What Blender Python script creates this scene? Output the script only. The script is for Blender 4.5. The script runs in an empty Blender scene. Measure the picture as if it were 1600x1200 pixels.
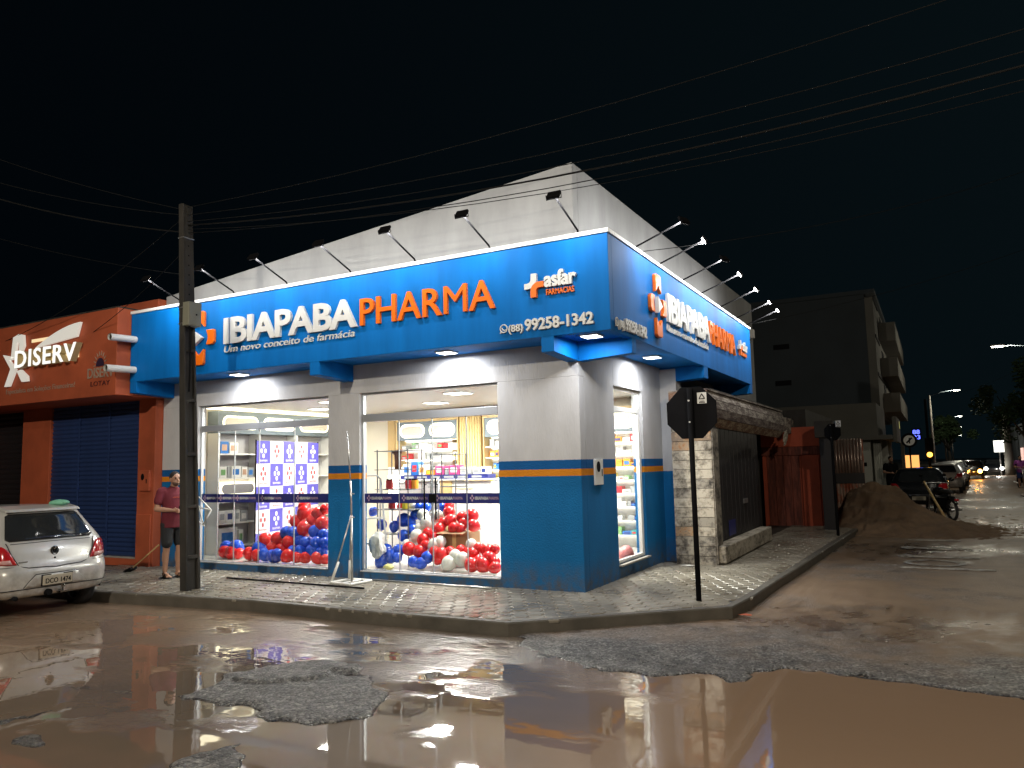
import bpy, bmesh, math, random
import numpy as np
from mathutils import Vector, Matrix, noise as mnoise
random.seed(7)
R = math.radians
sc = bpy.context.scene
col = sc.collection
# ------------------------------------------------------------------ camera
cam_d = bpy.data.cameras.new('camera')
cam = bpy.data.objects.new('camera', cam_d); col.objects.link(cam)
_yaw, _pit, _rol = -0.4951, 0.1051, 0.0226
_r0 = Vector((math.cos(_yaw), -math.sin(_yaw), 0)); _f0 = Vector((math.sin(_yaw), math.cos(_yaw), 0))
FWD = _f0*math.cos(_pit) + Vector((0, 0, 1))*math.sin(_pit)
_u0 = -math.sin(_pit)*_f0 + math.cos(_pit)*Vector((0, 0, 1))
RGT = math.cos(_rol)*_r0 - math.sin(_rol)*_u0
UPV = math.sin(_rol)*_r0 + math.cos(_rol)*_u0
cam.matrix_world = Matrix(((RGT.x, UPV.x, -FWD.x, 4.1745), (RGT.y, UPV.y, -FWD.y, -9.6433), (RGT.z, UPV.z, -FWD.z, 1.70), (0, 0, 0, 1)))
cam_d.sensor_width = 36; cam_d.lens = 36*1204.87/1600
cam_d.clip_start = 0.05; cam_d.clip_end = 1500
sc.camera = cam
# ------------------------------------------------------------------ night sky, exposure
w = bpy.data.worlds.new('World'); sc.world = w; w.use_nodes = True
bg = w.node_tree.nodes['Background']
_nt = w.node_tree; _tc = _nt.nodes.new('ShaderNodeTexCoord'); _sx = _nt.nodes.new('ShaderNodeSeparateXYZ'); _nt.links.new(_tc.outputs['Generated'], _sx.inputs[0])
_mr = _nt.nodes.new('ShaderNodeMapRange'); _mr.inputs['From Min'].default_value = -1; _mr.inputs['From Max'].default_value = .6; _nt.links.new(_sx.outputs['X'], _mr.inputs[0])
_rp = _nt.nodes.new('ShaderNodeValToRGB'); _rp.color_ramp.elements[0].color = (.06, .16, .30, 1); _rp.color_ramp.elements[1].color = (.45, 1.0, 1.25, 1)
_nt.links.new(_mr.outputs[0], _rp.inputs[0]); _nt.links.new(_rp.outputs[0], bg.inputs[0]); bg.inputs[1].default_value = 0.0062
sc.view_settings.view_transform = 'Standard'; sc.view_settings.look = 'None'
sc.view_settings.exposure = 0; sc.view_settings.gamma = 1; sc.view_settings.use_curve_mapping = False
sc.render.engine = 'CYCLES'
sc.cycles.use_denoising = True
sc.cycles.max_bounces = 8; sc.cycles.diffuse_bounces = 3; sc.cycles.glossy_bounces = 4
sc.cycles.transmission_bounces = 6; sc.cycles.transparent_max_bounces = 12
sc.cycles.sample_clamp_indirect = 4; sc.cycles.caustics_reflective = False; sc.cycles.caustics_refractive = False
# ------------------------------------------------------------------ materials
def lin(c):
    return tuple(((x/255)/12.92 if x/255 <= .04045 else ((x/255+.055)/1.055)**2.4) for x in c)
def base(name):
    m = bpy.data.materials.new(name); m.use_nodes = True
    nt = m.node_tree; b = nt.nodes['Principled BSDF']
    return m, nt, b
def coords(nt, scale=(1, 1, 1), kind='Object'):
    tc = nt.nodes.new('ShaderNodeTexCoord'); mp = nt.nodes.new('ShaderNodeMapping')
    mp.inputs['Scale'].default_value = scale
    nt.links.new(tc.outputs[kind], mp.inputs[0]); return mp.outputs[0]
def nz(nt, vec, scale, detail=4, rough=.6):
    n = nt.nodes.new('ShaderNodeTexNoise'); n.inputs['Scale'].default_value = scale
    n.inputs['Detail'].default_value = detail; n.inputs['Roughness'].default_value = rough
    nt.links.new(vec, n.inputs['Vector']); return n.outputs['Fac']
def ramp(nt, fac, stops, const=False):
    r = nt.nodes.new('ShaderNodeValToRGB'); e = r.color_ramp.elements
    if const: r.color_ramp.interpolation = 'CONSTANT'
    while len(e) < len(stops): e.new(0.5)
    for i, (p, c) in enumerate(stops):
        e[i].position = p; e[i].color = (*c, 1) if len(c) == 3 else c
    nt.links.new(fac, r.inputs[0]); return r.outputs[0]
def bump(nt, b, h, strength, dist=.01):
    n = nt.nodes.new('ShaderNodeBump'); n.inputs['Strength'].default_value = strength; n.inputs['Distance'].default_value = dist
    nt.links.new(h, n.inputs['Height']); nt.links.new(n.outputs[0], b.inputs['Normal']); return n
def mat(name, c, rough=.5, metal=0, vary=.12, vscale=3, bs=0, bscale=40, spec=.5, stretch=(1, 1, 1), emit=None, es=0, coat=0):
    m, nt, b = base(name)
    b.inputs['Roughness'].default_value = rough; b.inputs['Metallic'].default_value = metal
    b.inputs['Specular IOR Level'].default_value = spec; b.inputs['Coat Weight'].default_value = coat
    if vary:
        f = nz(nt, coords(nt, stretch), vscale)
        lo = tuple(max(0, x*(1-vary)) for x in c); hi = tuple(min(1, x*(1+vary)) for x in c)
        nt.links.new(ramp(nt, f, [(.3, lo), (.7, hi)]), b.inputs['Base Color'])
    else: b.inputs['Base Color'].default_value = (*c, 1)
    if bs: bump(nt, b, nz(nt, coords(nt, stretch), bscale), bs)
    if emit: b.inputs['Emission Color'].default_value = (*emit, 1); b.inputs['Emission Strength'].default_value = es
    return m
def emis(name, c, s):
    return mat(name, (.6, .6, .6), .4, vary=0, emit=c, es=s)
def glassm(name, tint=(.95, .97, .96), refl=.9):
    m = bpy.data.materials.new(name); m.use_nodes = True; nt = m.node_tree; nt.nodes.clear()
    o = nt.nodes.new('ShaderNodeOutputMaterial'); mx = nt.nodes.new('ShaderNodeMixShader')
    t = nt.nodes.new('ShaderNodeBsdfTransparent'); t.inputs[0].default_value = (*tint, 1)
    g = nt.nodes.new('ShaderNodeBsdfGlossy'); g.inputs['Roughness'].default_value = .02; g.inputs[0].default_value = (refl, refl, refl, 1)
    fr = nt.nodes.new('ShaderNodeFresnel')
    gg = nt.nodes.new('ShaderNodeNewGeometry'); ir = nt.nodes.new('ShaderNodeMapRange'); ir.inputs['To Min'].default_value = 1.45; ir.inputs['To Max'].default_value = 1/1.45
    nt.links.new(gg.outputs['Backfacing'], ir.inputs[0]); nt.links.new(ir.outputs[0], fr.inputs[0])
    nt.links.new(fr.outputs[0], mx.inputs[0]); nt.links.new(t.outputs[0], mx.inputs[1]); nt.links.new(g.outputs[0], mx.inputs[2])
    nt.links.new(mx.outputs[0], o.inputs[0]); return m

BLUE = (.006, .125, .50); DBLUE = (.004, .085, .33); ORANGE = (.78, .22, .006); NAVY = (.018, .024, .16)
M = {}
M['fascia'] = mat('blue_paint', (.001, .140, .47), .6, vary=.15, vscale=3.2, stretch=(1, 1, .16), spec=.12)
M['white_trim'] = mat('white_trim', (.82, .82, .80), .5, vary=.04)
M['letter_white'] = mat('white_letter_plastic', (.64, .64, .62), .35, vary=.03)
M['letter_orange'] = mat('orange_letter_plastic', (.82, .155, .005), .35, vary=.03)
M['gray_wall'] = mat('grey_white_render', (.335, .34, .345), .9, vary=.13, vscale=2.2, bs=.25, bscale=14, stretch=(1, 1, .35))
M['alu'] = mat('brushed_aluminium', (.55, .57, .60), .38, metal=.6, vary=.05)
M['steel'] = mat('galvanised_steel', (.5, .5, .5), .35, metal=.85, vary=.15, vscale=9)
M['white_paint'] = mat('white_paint', (.78, .78, .75), .45, vary=.05)
M['black'] = mat('black_paint', (.007, .007, .008), .75, vary=.2, spec=.08)
M['rubber'] = mat('black_rubber', (.016, .016, .017), .7, vary=.2, bs=.2, bscale=60)
M['glass'] = glassm('shop_glass')
M['cream'] = mat('cream_paint', (.78, .72, .60), .6, vary=.03)
M['white_int'] = mat('white_laminate', (.82, .80, .75), .4, vary=.03)
M['grey_int'] = mat('grey_laminate', (.42, .40, .40), .5, vary=.05)
M['slate'] = mat('slate_blue_laminate', (.16, .20, .23), .5, vary=.05)
M['gold'] = mat('pale_oak', (.62, .44, .20), .45, vary=.12, vscale=6, stretch=(1, 1, .1))
M['floor_int'] = mat('pale_floor_tile', (.72, .70, .66), .18, vary=.03)
M['navy'] = mat('navy_print', NAVY, .4, vary=.05)
M['concrete_dark'] = mat('dark_stained_concrete', (.030, .027, .023), .8, vary=.45, vscale=5, bs=.4, bscale=30, stretch=(1, 1, .35))
M['concrete'] = mat('concrete', (.30, .28, .25), .8, vary=.2, vscale=4, bs=.3, bscale=40)
M['terracotta'] = mat('terracotta_paint', (.42, .088, .034), .7, vary=.16, vscale=1.8, bs=.2, bscale=25)
M['orange_wall'] = mat('orange_red_wall', (.36, .062, .024), .75, vary=.22, vscale=2.2, bs=.2, bscale=25)
M['shutter_blue'] = mat('navy_shutter_paint', (.022, .045, .14), .45, vary=.18, vscale=2)
M['shutter_dark'] = mat('dark_shutter_paint', (.012, .010, .012), .55, vary=.2, vscale=2)
M['panel_lit'] = emis('lit_led_panel', (1, .97, .92), 9)
M['panel_int'] = emis('lit_ceiling_panel', (1, .95, .85), 7)
M['led_warm'] = emis('lit_led_strip', (1, .86, .60), 4.5)
M['led_white'] = emis('lit_shelf_strip', (1, .95, .85), 6)
M['lamp_glow'] = emis('lit_flood_lens', (1, .97, .90), 40)
M['street_glow'] = emis('lit_street_lens', (1, .95, .80), 45)
M['sign_glow'] = emis('lit_sign_face', (1, .95, .84), .42)
M['balloon_r'] = mat('red_latex', (.72, .012, .014), .22, vary=.06, coat=.3)
M['balloon_b'] = mat('blue_latex', (.008, .075, .62), .22, vary=.06, coat=.3)
M['balloon_w'] = mat('white_latex', (.78, .76, .70), .25, vary=.04, coat=.3)
M['mortar'] = mat('dark_muddy_joint', (.035, .030, .024), .6, vary=.3)
M['kerb'] = mat('kerb_concrete', (.085, .075, .06), .6, vary=.3, vscale=3, bs=.3, bscale=35)
def band_wall():
    m, nt, b = base('painted_stucco')
    g = nt.nodes.new('ShaderNodeNewGeometry'); s = nt.nodes.new('ShaderNodeSeparateXYZ'); nt.links.new(g.outputs['Position'], s.inputs[0])
    mr = nt.nodes.new('ShaderNodeMapRange'); mr.inputs['From Min'].default_value = 0; mr.inputs['From Max'].default_value = 4
    nzr = nz(nt, coords(nt), 25, 2)
    ad = nt.nodes.new('ShaderNodeMath'); ad.operation = 'MULTIPLY_ADD'; nt.links.new(nzr, ad.inputs[0]); ad.inputs[1].default_value = .012; nt.links.new(s.outputs['Z'], ad.inputs[2])
    nt.links.new(ad.outputs[0], mr.inputs[0])
    c = ramp(nt, mr.outputs[0], [(0, (.002, .135, .36)), (1.541/4, (.70, .25, .012)), (1.628/4, (.002, .10, .32)), (1.751/4, (.60, .60, .61))], True)
    f = nz(nt, coords(nt, (1, 1, .4)), 2.2)
    mx = nt.nodes.new('ShaderNodeMix'); mx.data_type = 'RGBA'; mx.blend_type = 'MULTIPLY'; mx.inputs[0].default_value = 1
    nt.links.new(c, mx.inputs[6]); nt.links.new(ramp(nt, f, [(.3, (.80, .80, .80)), (.7, (1, 1, 1))]), mx.inputs[7])
    sp = nt.nodes.new('ShaderNodeMapRange'); sp.inputs['From Min'].default_value = .42; sp.inputs['From Max'].default_value = 0; nt.links.new(s.outputs['Z'], sp.inputs[0])
    sf = nt.nodes.new('ShaderNodeMath'); sf.operation = 'MULTIPLY'; nt.links.new(sp.outputs[0], sf.inputs[0]); nt.links.new(ramp(nt, nz(nt, coords(nt), 7, 5, .7), [(.38, (.15, .15, .15)), (.68, (1, 1, 1))]), sf.inputs[1])
    md = nt.nodes.new('ShaderNodeMix'); md.data_type = 'RGBA'; nt.links.new(sf.outputs[0], md.inputs[0]); nt.links.new(mx.outputs[2], md.inputs[6]); md.inputs[7].default_value = (.10, .085, .065, 1)
    nt.links.new(md.outputs[2], b.inputs['Base Color'])
    b.inputs['Roughness'].default_value = .75
    h1 = nz(nt, coords(nt, (1, 1, .14)), 48, 3); h2 = nz(nt, coords(nt), 42, 3)
    hm = nt.nodes.new('ShaderNodeMix'); hm.data_type = 'FLOAT'
    st = nt.nodes.new('ShaderNodeMath'); st.operation = 'GREATER_THAN'; nt.links.new(s.outputs['Z'], st.inputs[0]); st.inputs[1].default_value = 1.75
    nt.links.new(st.outputs[0], hm.inputs[0]); nt.links.new(h2, hm.inputs[2]); nt.links.new(h1, hm.inputs[3])
    bump(nt, b, hm.outputs[0], .5, .015)
    b.inputs['Specular IOR Level'].default_value = .25
    return m
M['stucco'] = band_wall()
def plain_wall():
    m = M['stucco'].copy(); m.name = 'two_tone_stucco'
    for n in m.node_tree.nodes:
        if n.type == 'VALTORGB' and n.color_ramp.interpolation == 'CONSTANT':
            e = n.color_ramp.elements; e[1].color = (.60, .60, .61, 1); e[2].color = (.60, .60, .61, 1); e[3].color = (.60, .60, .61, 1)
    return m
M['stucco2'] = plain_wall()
def water():
    m, nt, b = base('muddy_water')
    v = coords(nt)
    f = nz(nt, v, .55, 3)
    b.inputs['Roughness'].default_value = .02; b.inputs['IOR'].default_value = 1.42; b.inputs['Specular IOR Level'].default_value = 1.0
    g = nt.nodes.new('ShaderNodeNewGeometry'); s = nt.nodes.new('ShaderNodeSeparateXYZ'); nt.links.new(g.outputs['Position'], s.inputs[0])
    def rng_(sock, a0, a1, b0, b1):
        r = nt.nodes.new('ShaderNodeMapRange'); r.inputs['From Min'].default_value = a0; r.inputs['From Max'].default_value = a1
        r.inputs['To Min'].default_value = b0; r.inputs['To Max'].default_value = b1; nt.links.new(sock, r.inputs[0]); return r.outputs[0]
    def op(kind, a0, a1):
        q = nt.nodes.new('ShaderNodeMath'); q.operation = kind
        for i, a_ in enumerate((a0, a1)):
            if isinstance(a_, (int, float)): q.inputs[i].default_value = a_
            else: nt.links.new(a_, q.inputs[i])
        return q.outputs[0]
    # patchy base tone, lighter and browner towards the right and the far left
    brownness = op('ADD', op('MULTIPLY', f, .55), op('ADD', rng_(s.outputs['X'], .6, 2.4, 0, .5), rng_(s.outputs['X'], -2.0, -3.6, 0, .28)))
    nt.links.new(ramp(nt, brownness, [(.22, (.15, .118, .092)), (.75, (.31, .21, .14))]), b.inputs['Base Color'])
    # running water: choppy in patches and towards the kerb, still in the deep part of the puddle
    flow = rng_(s.outputs['Y'], -4.9, -3.1, 0, 1); calm = rng_(s.outputs['X'], 1.4, 2.6, 1, .0)
    patch = nz(nt, coords(nt, (.8, 1.3, 1)), 1.15, 3, .6)
    thr = op('ADD', patch, op('MULTIPLY', flow, .17))
    msk = op('MULTIPLY', rng_(thr, .60, .72, 0, 1), calm)
    fine = nz(nt, coords(nt, (1, 1.5, 1)), 21, 4, .65); swell = nz(nt, coords(nt, (1, 1.6, 1)), 3.0, 2, .5)
    h = op('ADD', op('MULTIPLY', op('MULTIPLY', fine, msk), .50), op('MULTIPLY', swell, op('ADD', op('MULTIPLY', op('MULTIPLY', flow, calm), .13), .035)))
    bump(nt, b, h, 1.0, .022)
    return m
M['water'] = water()
def asphalt():
    m, nt, b = base('wet_worn_asphalt')
    v = coords(nt)
    big = nz(nt, v, .35, 5); mid = nz(nt, v, 2.3, 5); fine = nz(nt, v, 70, 3, .7)
    vor = nt.nodes.new('ShaderNodeTexVoronoi'); vor.inputs['Scale'].default_value = 48; nt.links.new(v, vor.inputs['Vector'])
    # mud wash: more of it along the right-hand street
    g = nt.nodes.new('ShaderNodeNewGeometry'); s = nt.nodes.new('ShaderNodeSeparateXYZ'); nt.links.new(g.outputs['Position'], s.inputs[0])
    mr = nt.nodes.new('ShaderNodeMapRange'); mr.inputs['From Min'].default_value = -3.4; mr.inputs['From Max'].default_value = .4
    mr.inputs['To Min'].default_value = -.36; mr.inputs['To Max'].default_value = .2; nt.links.new(s.outputs['Y'], mr.inputs[0])
    ad = nt.nodes.new('ShaderNodeMath'); ad.operation = 'ADD'; nt.links.new(big, ad.inputs[0]); nt.links.new(mr.outputs[0], ad.inputs[1])
    ad2 = nt.nodes.new('ShaderNodeMath'); ad2.operation = 'MULTIPLY_ADD'; nt.links.new(mid, ad2.inputs[0]); ad2.inputs[1].default_value = .62; nt.links.new(ad.outputs[0], ad2.inputs[2])
    mud = ramp(nt, ad2.outputs[0], [(.60, (0, 0, 0)), (1.0, (1, 1, 1))])
    stone = ramp(nt, vor.outputs['Color'], [(.1, (.05, .05, .053)), (.55, (.21, .21, .215)), (.95, (.50, .49, .47))])
    worn = nt.nodes.new('ShaderNodeMix'); worn.data_type = 'RGBA'; worn.blend_type = 'MULTIPLY'; worn.inputs[0].default_value = 1; nt.links.new(stone, worn.inputs[6])
    nt.links.new(ramp(nt, nz(nt, v, 4.5, 5, .7), [(.36, (.42, .41, .40)), (.62, (1.1, 1.08, 1.05))]), worn.inputs[7])
    mx = nt.nodes.new('ShaderNodeMix'); mx.data_type = 'RGBA'; nt.links.new(mud, mx.inputs[0]); nt.links.new(worn.outputs[2], mx.inputs[6])
    nt.links.new(ramp(nt, mid, [(.3, (.155, .098, .060)), (.7, (.22, .150, .095))]), mx.inputs[7])
    wet = nt.nodes.new('ShaderNodeMapRange'); wet.inputs['From Min'].default_value = -.146; wet.inputs['From Max'].default_value = -.118; nt.links.new(s.outputs['Z'], wet.inputs[0])
    wm = nt.nodes.new('ShaderNodeMath'); wm.operation = 'MULTIPLY_ADD'; nt.links.new(mid, wm.inputs[0]); wm.inputs[1].default_value = .7; nt.links.new(wet.outputs[0], wm.inputs[2])
    mw = nt.nodes.new('ShaderNodeMix'); mw.data_type = 'RGBA'; mw.blend_type = 'MULTIPLY'; mw.inputs[0].default_value = 1
    nt.links.new(mx.outputs[2], mw.inputs[6]); nt.links.new(ramp(nt, wm.outputs[0], [(.35, (.42, .40, .38)), (.95, (1, 1, 1))]), mw.inputs[7])
    nt.links.new(mw.outputs[2], b.inputs['Base Color'])
    nt.links.new(ramp(nt, wm.outputs[0], [(.35, (.10, .10, .10)), (.65, (.24, .24, .24)), (1, (.5, .5, .5))]), b.inputs['Roughness'])
    hh = nt.nodes.new('ShaderNodeMath'); hh.operation = 'MULTIPLY_ADD'; nt.links.new(vor.outputs['Distance'], hh.inputs[0]); hh.inputs[1].default_value = -.8; nt.links.new(fine, hh.inputs[2])
    inv = nt.nodes.new('ShaderNodeMapRange'); inv.inputs['To Min'].default_value = 1; inv.inputs['To Max'].default_value = .22; nt.links.new(mud, inv.inputs[0])
    bn = bump(nt, b, hh.outputs[0], .9, .03); nt.links.new(inv.outputs[0], bn.inputs['Strength'])
    return m
M['asphalt'] = asphalt()
def paverm():
    m, nt, b = base('wet_concrete_paver')
    oi = nt.nodes.new('ShaderNodeObjectInfo'); g = nt.nodes.new('ShaderNodeNewGeometry')
    f = nz(nt, coords(nt, kind='Object'), 30, 4); big = nz(nt, g.outputs['Position'], 1.1, 4)
    ad = nt.nodes.new('ShaderNodeMath'); ad.operation = 'MULTIPLY_ADD'; nt.links.new(f, ad.inputs[0]); ad.inputs[1].default_value = .35; nt.links.new(big, ad.inputs[2])
    nt.links.new(ramp(nt, ad.outputs[0], [(.42, (.115, .098, .074)), (.85, (.27, .245, .20))]), b.inputs['Base Color'])
    nt.links.new(ramp(nt, big, [(.35, (.22, .22, .22)), (.7, (.48, .48, .48))]), b.inputs['Roughness'])
    bump(nt, b, nz(nt, g.outputs['Position'], 45, 3), .25, .006)
    return m
M['paver'] = paverm()
# ------------------------------------------------------------------ mesh builder
class MB:
    def __init__(s): s.v = []; s.f = []
    def add(s, v, f):
        n = len(s.v); s.v += [tuple(p) for p in v]; s.f += [tuple(i+n for i in q) for q in f]; return s
    def box(s, x0, x1, y0, y1, z0, z1):
        v = [(x, y, z) for z in (z0, z1) for y in (y0, y1) for x in (x0, x1)]
        return s.add(v, [(0, 2, 3, 1), (4, 5, 7, 6), (0, 1, 5, 4), (2, 6, 7, 3), (0, 4, 6, 2), (1, 3, 7, 5)])
    def obox(s, c, ax, ay, az):
        c, ax, ay, az = map(Vector, (c, ax, ay, az))
        v = [c+i*ax+j*ay+k*az for k in (-1, 1) for j in (-1, 1) for i in (-1, 1)]
        return s.add(v, [(0, 2, 3, 1), (4, 5, 7, 6), (0, 1, 5, 4), (2, 6, 7, 3), (0, 4, 6, 2), (1, 3, 7, 5)])
    def tube(s, pts, r, n=8, cap=True):
        pts = [Vector(p) for p in pts]; rr = r if isinstance(r, (list, tuple)) else [r]*len(pts)
        v = []; f = []; ref = None
        for i, p in enumerate(pts):
            d = (pts[min(i+1, len(pts)-1)]-pts[max(i-1, 0)]).normalized()
            if ref is None: ref = Vector((0, 0, 1)) if abs(d.z) < .9 else Vector((1, 0, 0))
            a = (ref - d*ref.dot(d)); a = a.normalized() if a.length > 1e-6 else d.orthogonal().normalized(); ref = a
            b = d.cross(a)
            for k in range(n):
                t = 2*math.pi*k/n; v.append(p+(a*math.cos(t)+b*math.sin(t))*rr[i])
        for i in range(len(pts)-1):
            for k in range(n):
                f.append((i*n+k, i*n+(k+1) % n, (i+1)*n+(k+1) % n, (i+1)*n+k))
        if cap: f.append(tuple(range(n-1, -1, -1))); f.append(tuple(range((len(pts)-1)*n, len(pts)*n)))
        return s.add(v, f)
    def ball(s, c, r, n=12, m=8, sz=None):
        c = Vector(c); sz = sz or (1, 1, 1); v = []; f = []
        v.append(c+Vector((0, 0, r*sz[2])))
        for j in range(1, m):
            a = math.pi*j/m
            for i in range(n):
                t = 2*math.pi*i/n
                v.append(c+Vector((r*sz[0]*math.sin(a)*math.cos(t), r*sz[1]*math.sin(a)*math.sin(t), r*sz[2]*math.cos(a))))
        v.append(c-Vector((0, 0, r*sz[2])))
        for i in range(n): f.append((0, 1+i, 1+(i+1) % n))
        for j in range(m-2):
            for i in range(n): f.append((1+j*n+i, 1+(j+1)*n+i, 1+(j+1)*n+(i+1) % n, 1+j*n+(i+1) % n))
        L = len(v)-1; q = 1+(m-2)*n
        for i in range(n): f.append((L, q+(i+1) % n, q+i))
        return s.add(v, f)
    def loft(s, rings, n=20):
        """closed skin through elliptical sections (cx, cy, z, rx, ry)"""
        v = []; f = []
        for (cx, cy, z, rx, ry) in rings:
            for k in range(n):
                t = 2*math.pi*k/n; v.append((cx+rx*math.cos(t), cy+ry*math.sin(t), z))
        for i in range(len(rings)-1):
            for k in range(n): f.append((i*n+k, i*n+(k+1) % n, (i+1)*n+(k+1) % n, (i+1)*n+k))
        f.append(tuple(range(n-1, -1, -1))); f.append(tuple(range((len(rings)-1)*n, len(rings)*n)))
        return s.add(v, f)
    def prism(s, poly, O, U, V, W):
        """poly in (u,v) about O with axes U,V, extruded by vector W"""
        O, U, V, W = map(Vector, (O, U, V, W)); n = len(poly)
        a = [O+U*p[0]+V*p[1] for p in poly]; b = [p+W for p in a]
        f = [tuple(range(n)), tuple(range(2*n-1, n-1, -1))] + [(i, n+i, n+(i+1) % n, (i+1) % n) for i in range(n)]
        return s.add(a+b, f)
    def build(s, name, m, parent=None, smooth=False, bevel=0, world=True, seg=2, fixn=True):
        me = bpy.data.meshes.new(name); me.from_pydata(s.v, [], s.f)
        if fixn:
            bm = bmesh.new(); bm.from_mesh(me); bmesh.ops.recalc_face_normals(bm, faces=bm.faces); bm.to_mesh(me); bm.free()
        if smooth: me.polygons.foreach_set('use_smooth', [True]*len(me.polygons))
        me.materials.append(m); me.update()
        o = bpy.data.objects.new(name, me); col.objects.link(o)
        if bevel:
            b = o.modifiers.new('bevel', 'BEVEL'); b.width = bevel; b.segments = seg; b.limit_method = 'ANGLE'
        if parent is not None: adopt(o, parent, world)
        return o
WM = {}
def adopt(o, parent, world=True):
    o.parent = parent
    if world: o.matrix_parent_inverse = WM.get(parent.name, Matrix.Identity(4)).inverted(); WM[o.name] = Matrix.Identity(4)
    return o
def tag(o, label=None, cat=None, group=None, kind=None):
    if label: o['label'] = label
    if cat: o['category'] = cat
    if group: o['group'] = group
    if kind: o['kind'] = kind
    return o
def thing(name, label, cat, loc=(0, 0, 0), rz=0, group=None):
    o = bpy.data.objects.new(name, None); col.objects.link(o); o.empty_display_size = .2
    o.location = loc; o.rotation_euler = (0, 0, rz)
    WM[o.name] = Matrix.Translation(Vector(loc)) @ Matrix.Rotation(rz, 4, 'Z')
    return tag(o, label, cat, group)
def kids(o): return list(o.children)
def copy_tree(o, parent=None):
    c = o.copy(); col.objects.link(c)
    if parent is not None: c.parent = parent
    for ch in kids(o): copy_tree(ch, c)
    return c
def grid_mesh(name, V, F, m, parent=None, smooth=True):
    me = bpy.data.meshes.new(name); me.from_pydata(V, [], F); me.materials.append(m)
    if smooth: me.polygons.foreach_set('use_smooth', [True]*len(me.polygons))
    me.update(); o = bpy.data.objects.new(name, me); col.objects.link(o)
    if parent is not None: adopt(o, parent)
    return o
def area(name, parent, loc, d, sx, sy, power, color=(1, .96, .9), spread=180):
    l = bpy.data.lights.new(name, 'AREA'); l.shape = 'RECTANGLE'; l.size = sx; l.size_y = sy; l.energy = power; l.color = color; l.spread = R(spread)
    o = bpy.data.objects.new(name, l); col.objects.link(o)
    o.location = loc; o.rotation_euler = Vector(d).to_track_quat('-Z', 'Y').to_euler()
    if parent is not None:
        o.parent = parent; o.matrix_parent_inverse = parent.matrix_basis.inverted()
    return o
def point(name, parent, loc, power, color=(1, .93, .78), r=.12):
    l = bpy.data.lights.new(name, 'POINT'); l.energy = power; l.color = color; l.shadow_soft_size = r
    o = bpy.data.objects.new(name, l); col.objects.link(o); o.location = loc
    if parent is not None:
        o.parent = parent; o.matrix_parent_inverse = parent.matrix_basis.inverted()
    return o
# ------------------------------------------------------------------ lettering
_dg = None
_gl = {}
def glyph(ch, off, shear=0):
    k = (ch, off, shear)
    if k in _gl: return _gl[k]
    cu = bpy.data.curves.new('lettering', 'FONT'); cu.body = ch; cu.size = 1; cu.offset = off; cu.resolution_u = 3; cu.shear = shear
    cu.fill_mode = 'BOTH'; cu.extrude = .5
    o = bpy.data.objects.new('lettering', cu); col.objects.link(o)
    dg = bpy.context.evaluated_depsgraph_get(); dg.update()
    me = bpy.data.meshes.new_from_object(o.evaluated_get(dg))
    v = [tuple(p.co) for p in me.vertices]; f = [tuple(p.vertices) for p in me.polygons]
    bpy.data.objects.remove(o); bpy.data.curves.remove(cu); bpy.data.meshes.remove(me)
    _gl[k] = (v, f); return _gl[k]
_adv = {}
def span(t):
    v, f = glyph(t, 0); xs = [p[0] for p in v]; return (max(xs)-min(xs)) if xs else 0
def adv(ch):
    if ch not in _adv: _adv[ch] = span('H'+ch+'H')-span('HH')
    return _adv[ch]
CAP = .727
def word(text, O, U, N, width, cap, m, parent, off=.0, depth=.05, joined=False, shear=0, track=0, name='letter', up=(0, 0, 1), bev=0):
    """raised lettering: O = left end of the baseline on the wall, U along it, N out of the wall"""
    O, U, N, Z = Vector(O), Vector(U).normalized(), Vector(N).normalized(), Vector(up)
    xs = []; x = 0
    for ch in text:
        xs.append(x); x += adv(ch)+track
    total = x
    sx = width/total; sz = cap/CAP
    jo = MB(); out = []
    for ch, x0 in zip(text, xs):
        if ch == ' ': continue
        v, f = glyph(ch, 0 if ch == 'M' else off, shear)
        lsb = 0
        vv = [O+U*((x0+p[0])*sx)+Z*(p[1]*sz)+N*((p[2]+.5)*depth) for p in v]
        if joined: jo.add(vv, f)
        else: out.append(MB().add(vv, f).build(name, m, parent, fixn=False))
    if joined: out.append(jo.build(name, m, parent, fixn=False))
    return out
def rrect(w, h, r, n=5):
    p = []
    for cx, cy, a0 in ((w/2-r, h/2-r, 0), (-w/2+r, h/2-r, 90), (-w/2+r, -h/2+r, 180), (w/2-r, -h/2+r, 270)):
        for i in range(n+1):
            a = R(a0+90*i/n); p.append((cx+r*math.cos(a), cy+r*math.sin(a)))
    return p
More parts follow.
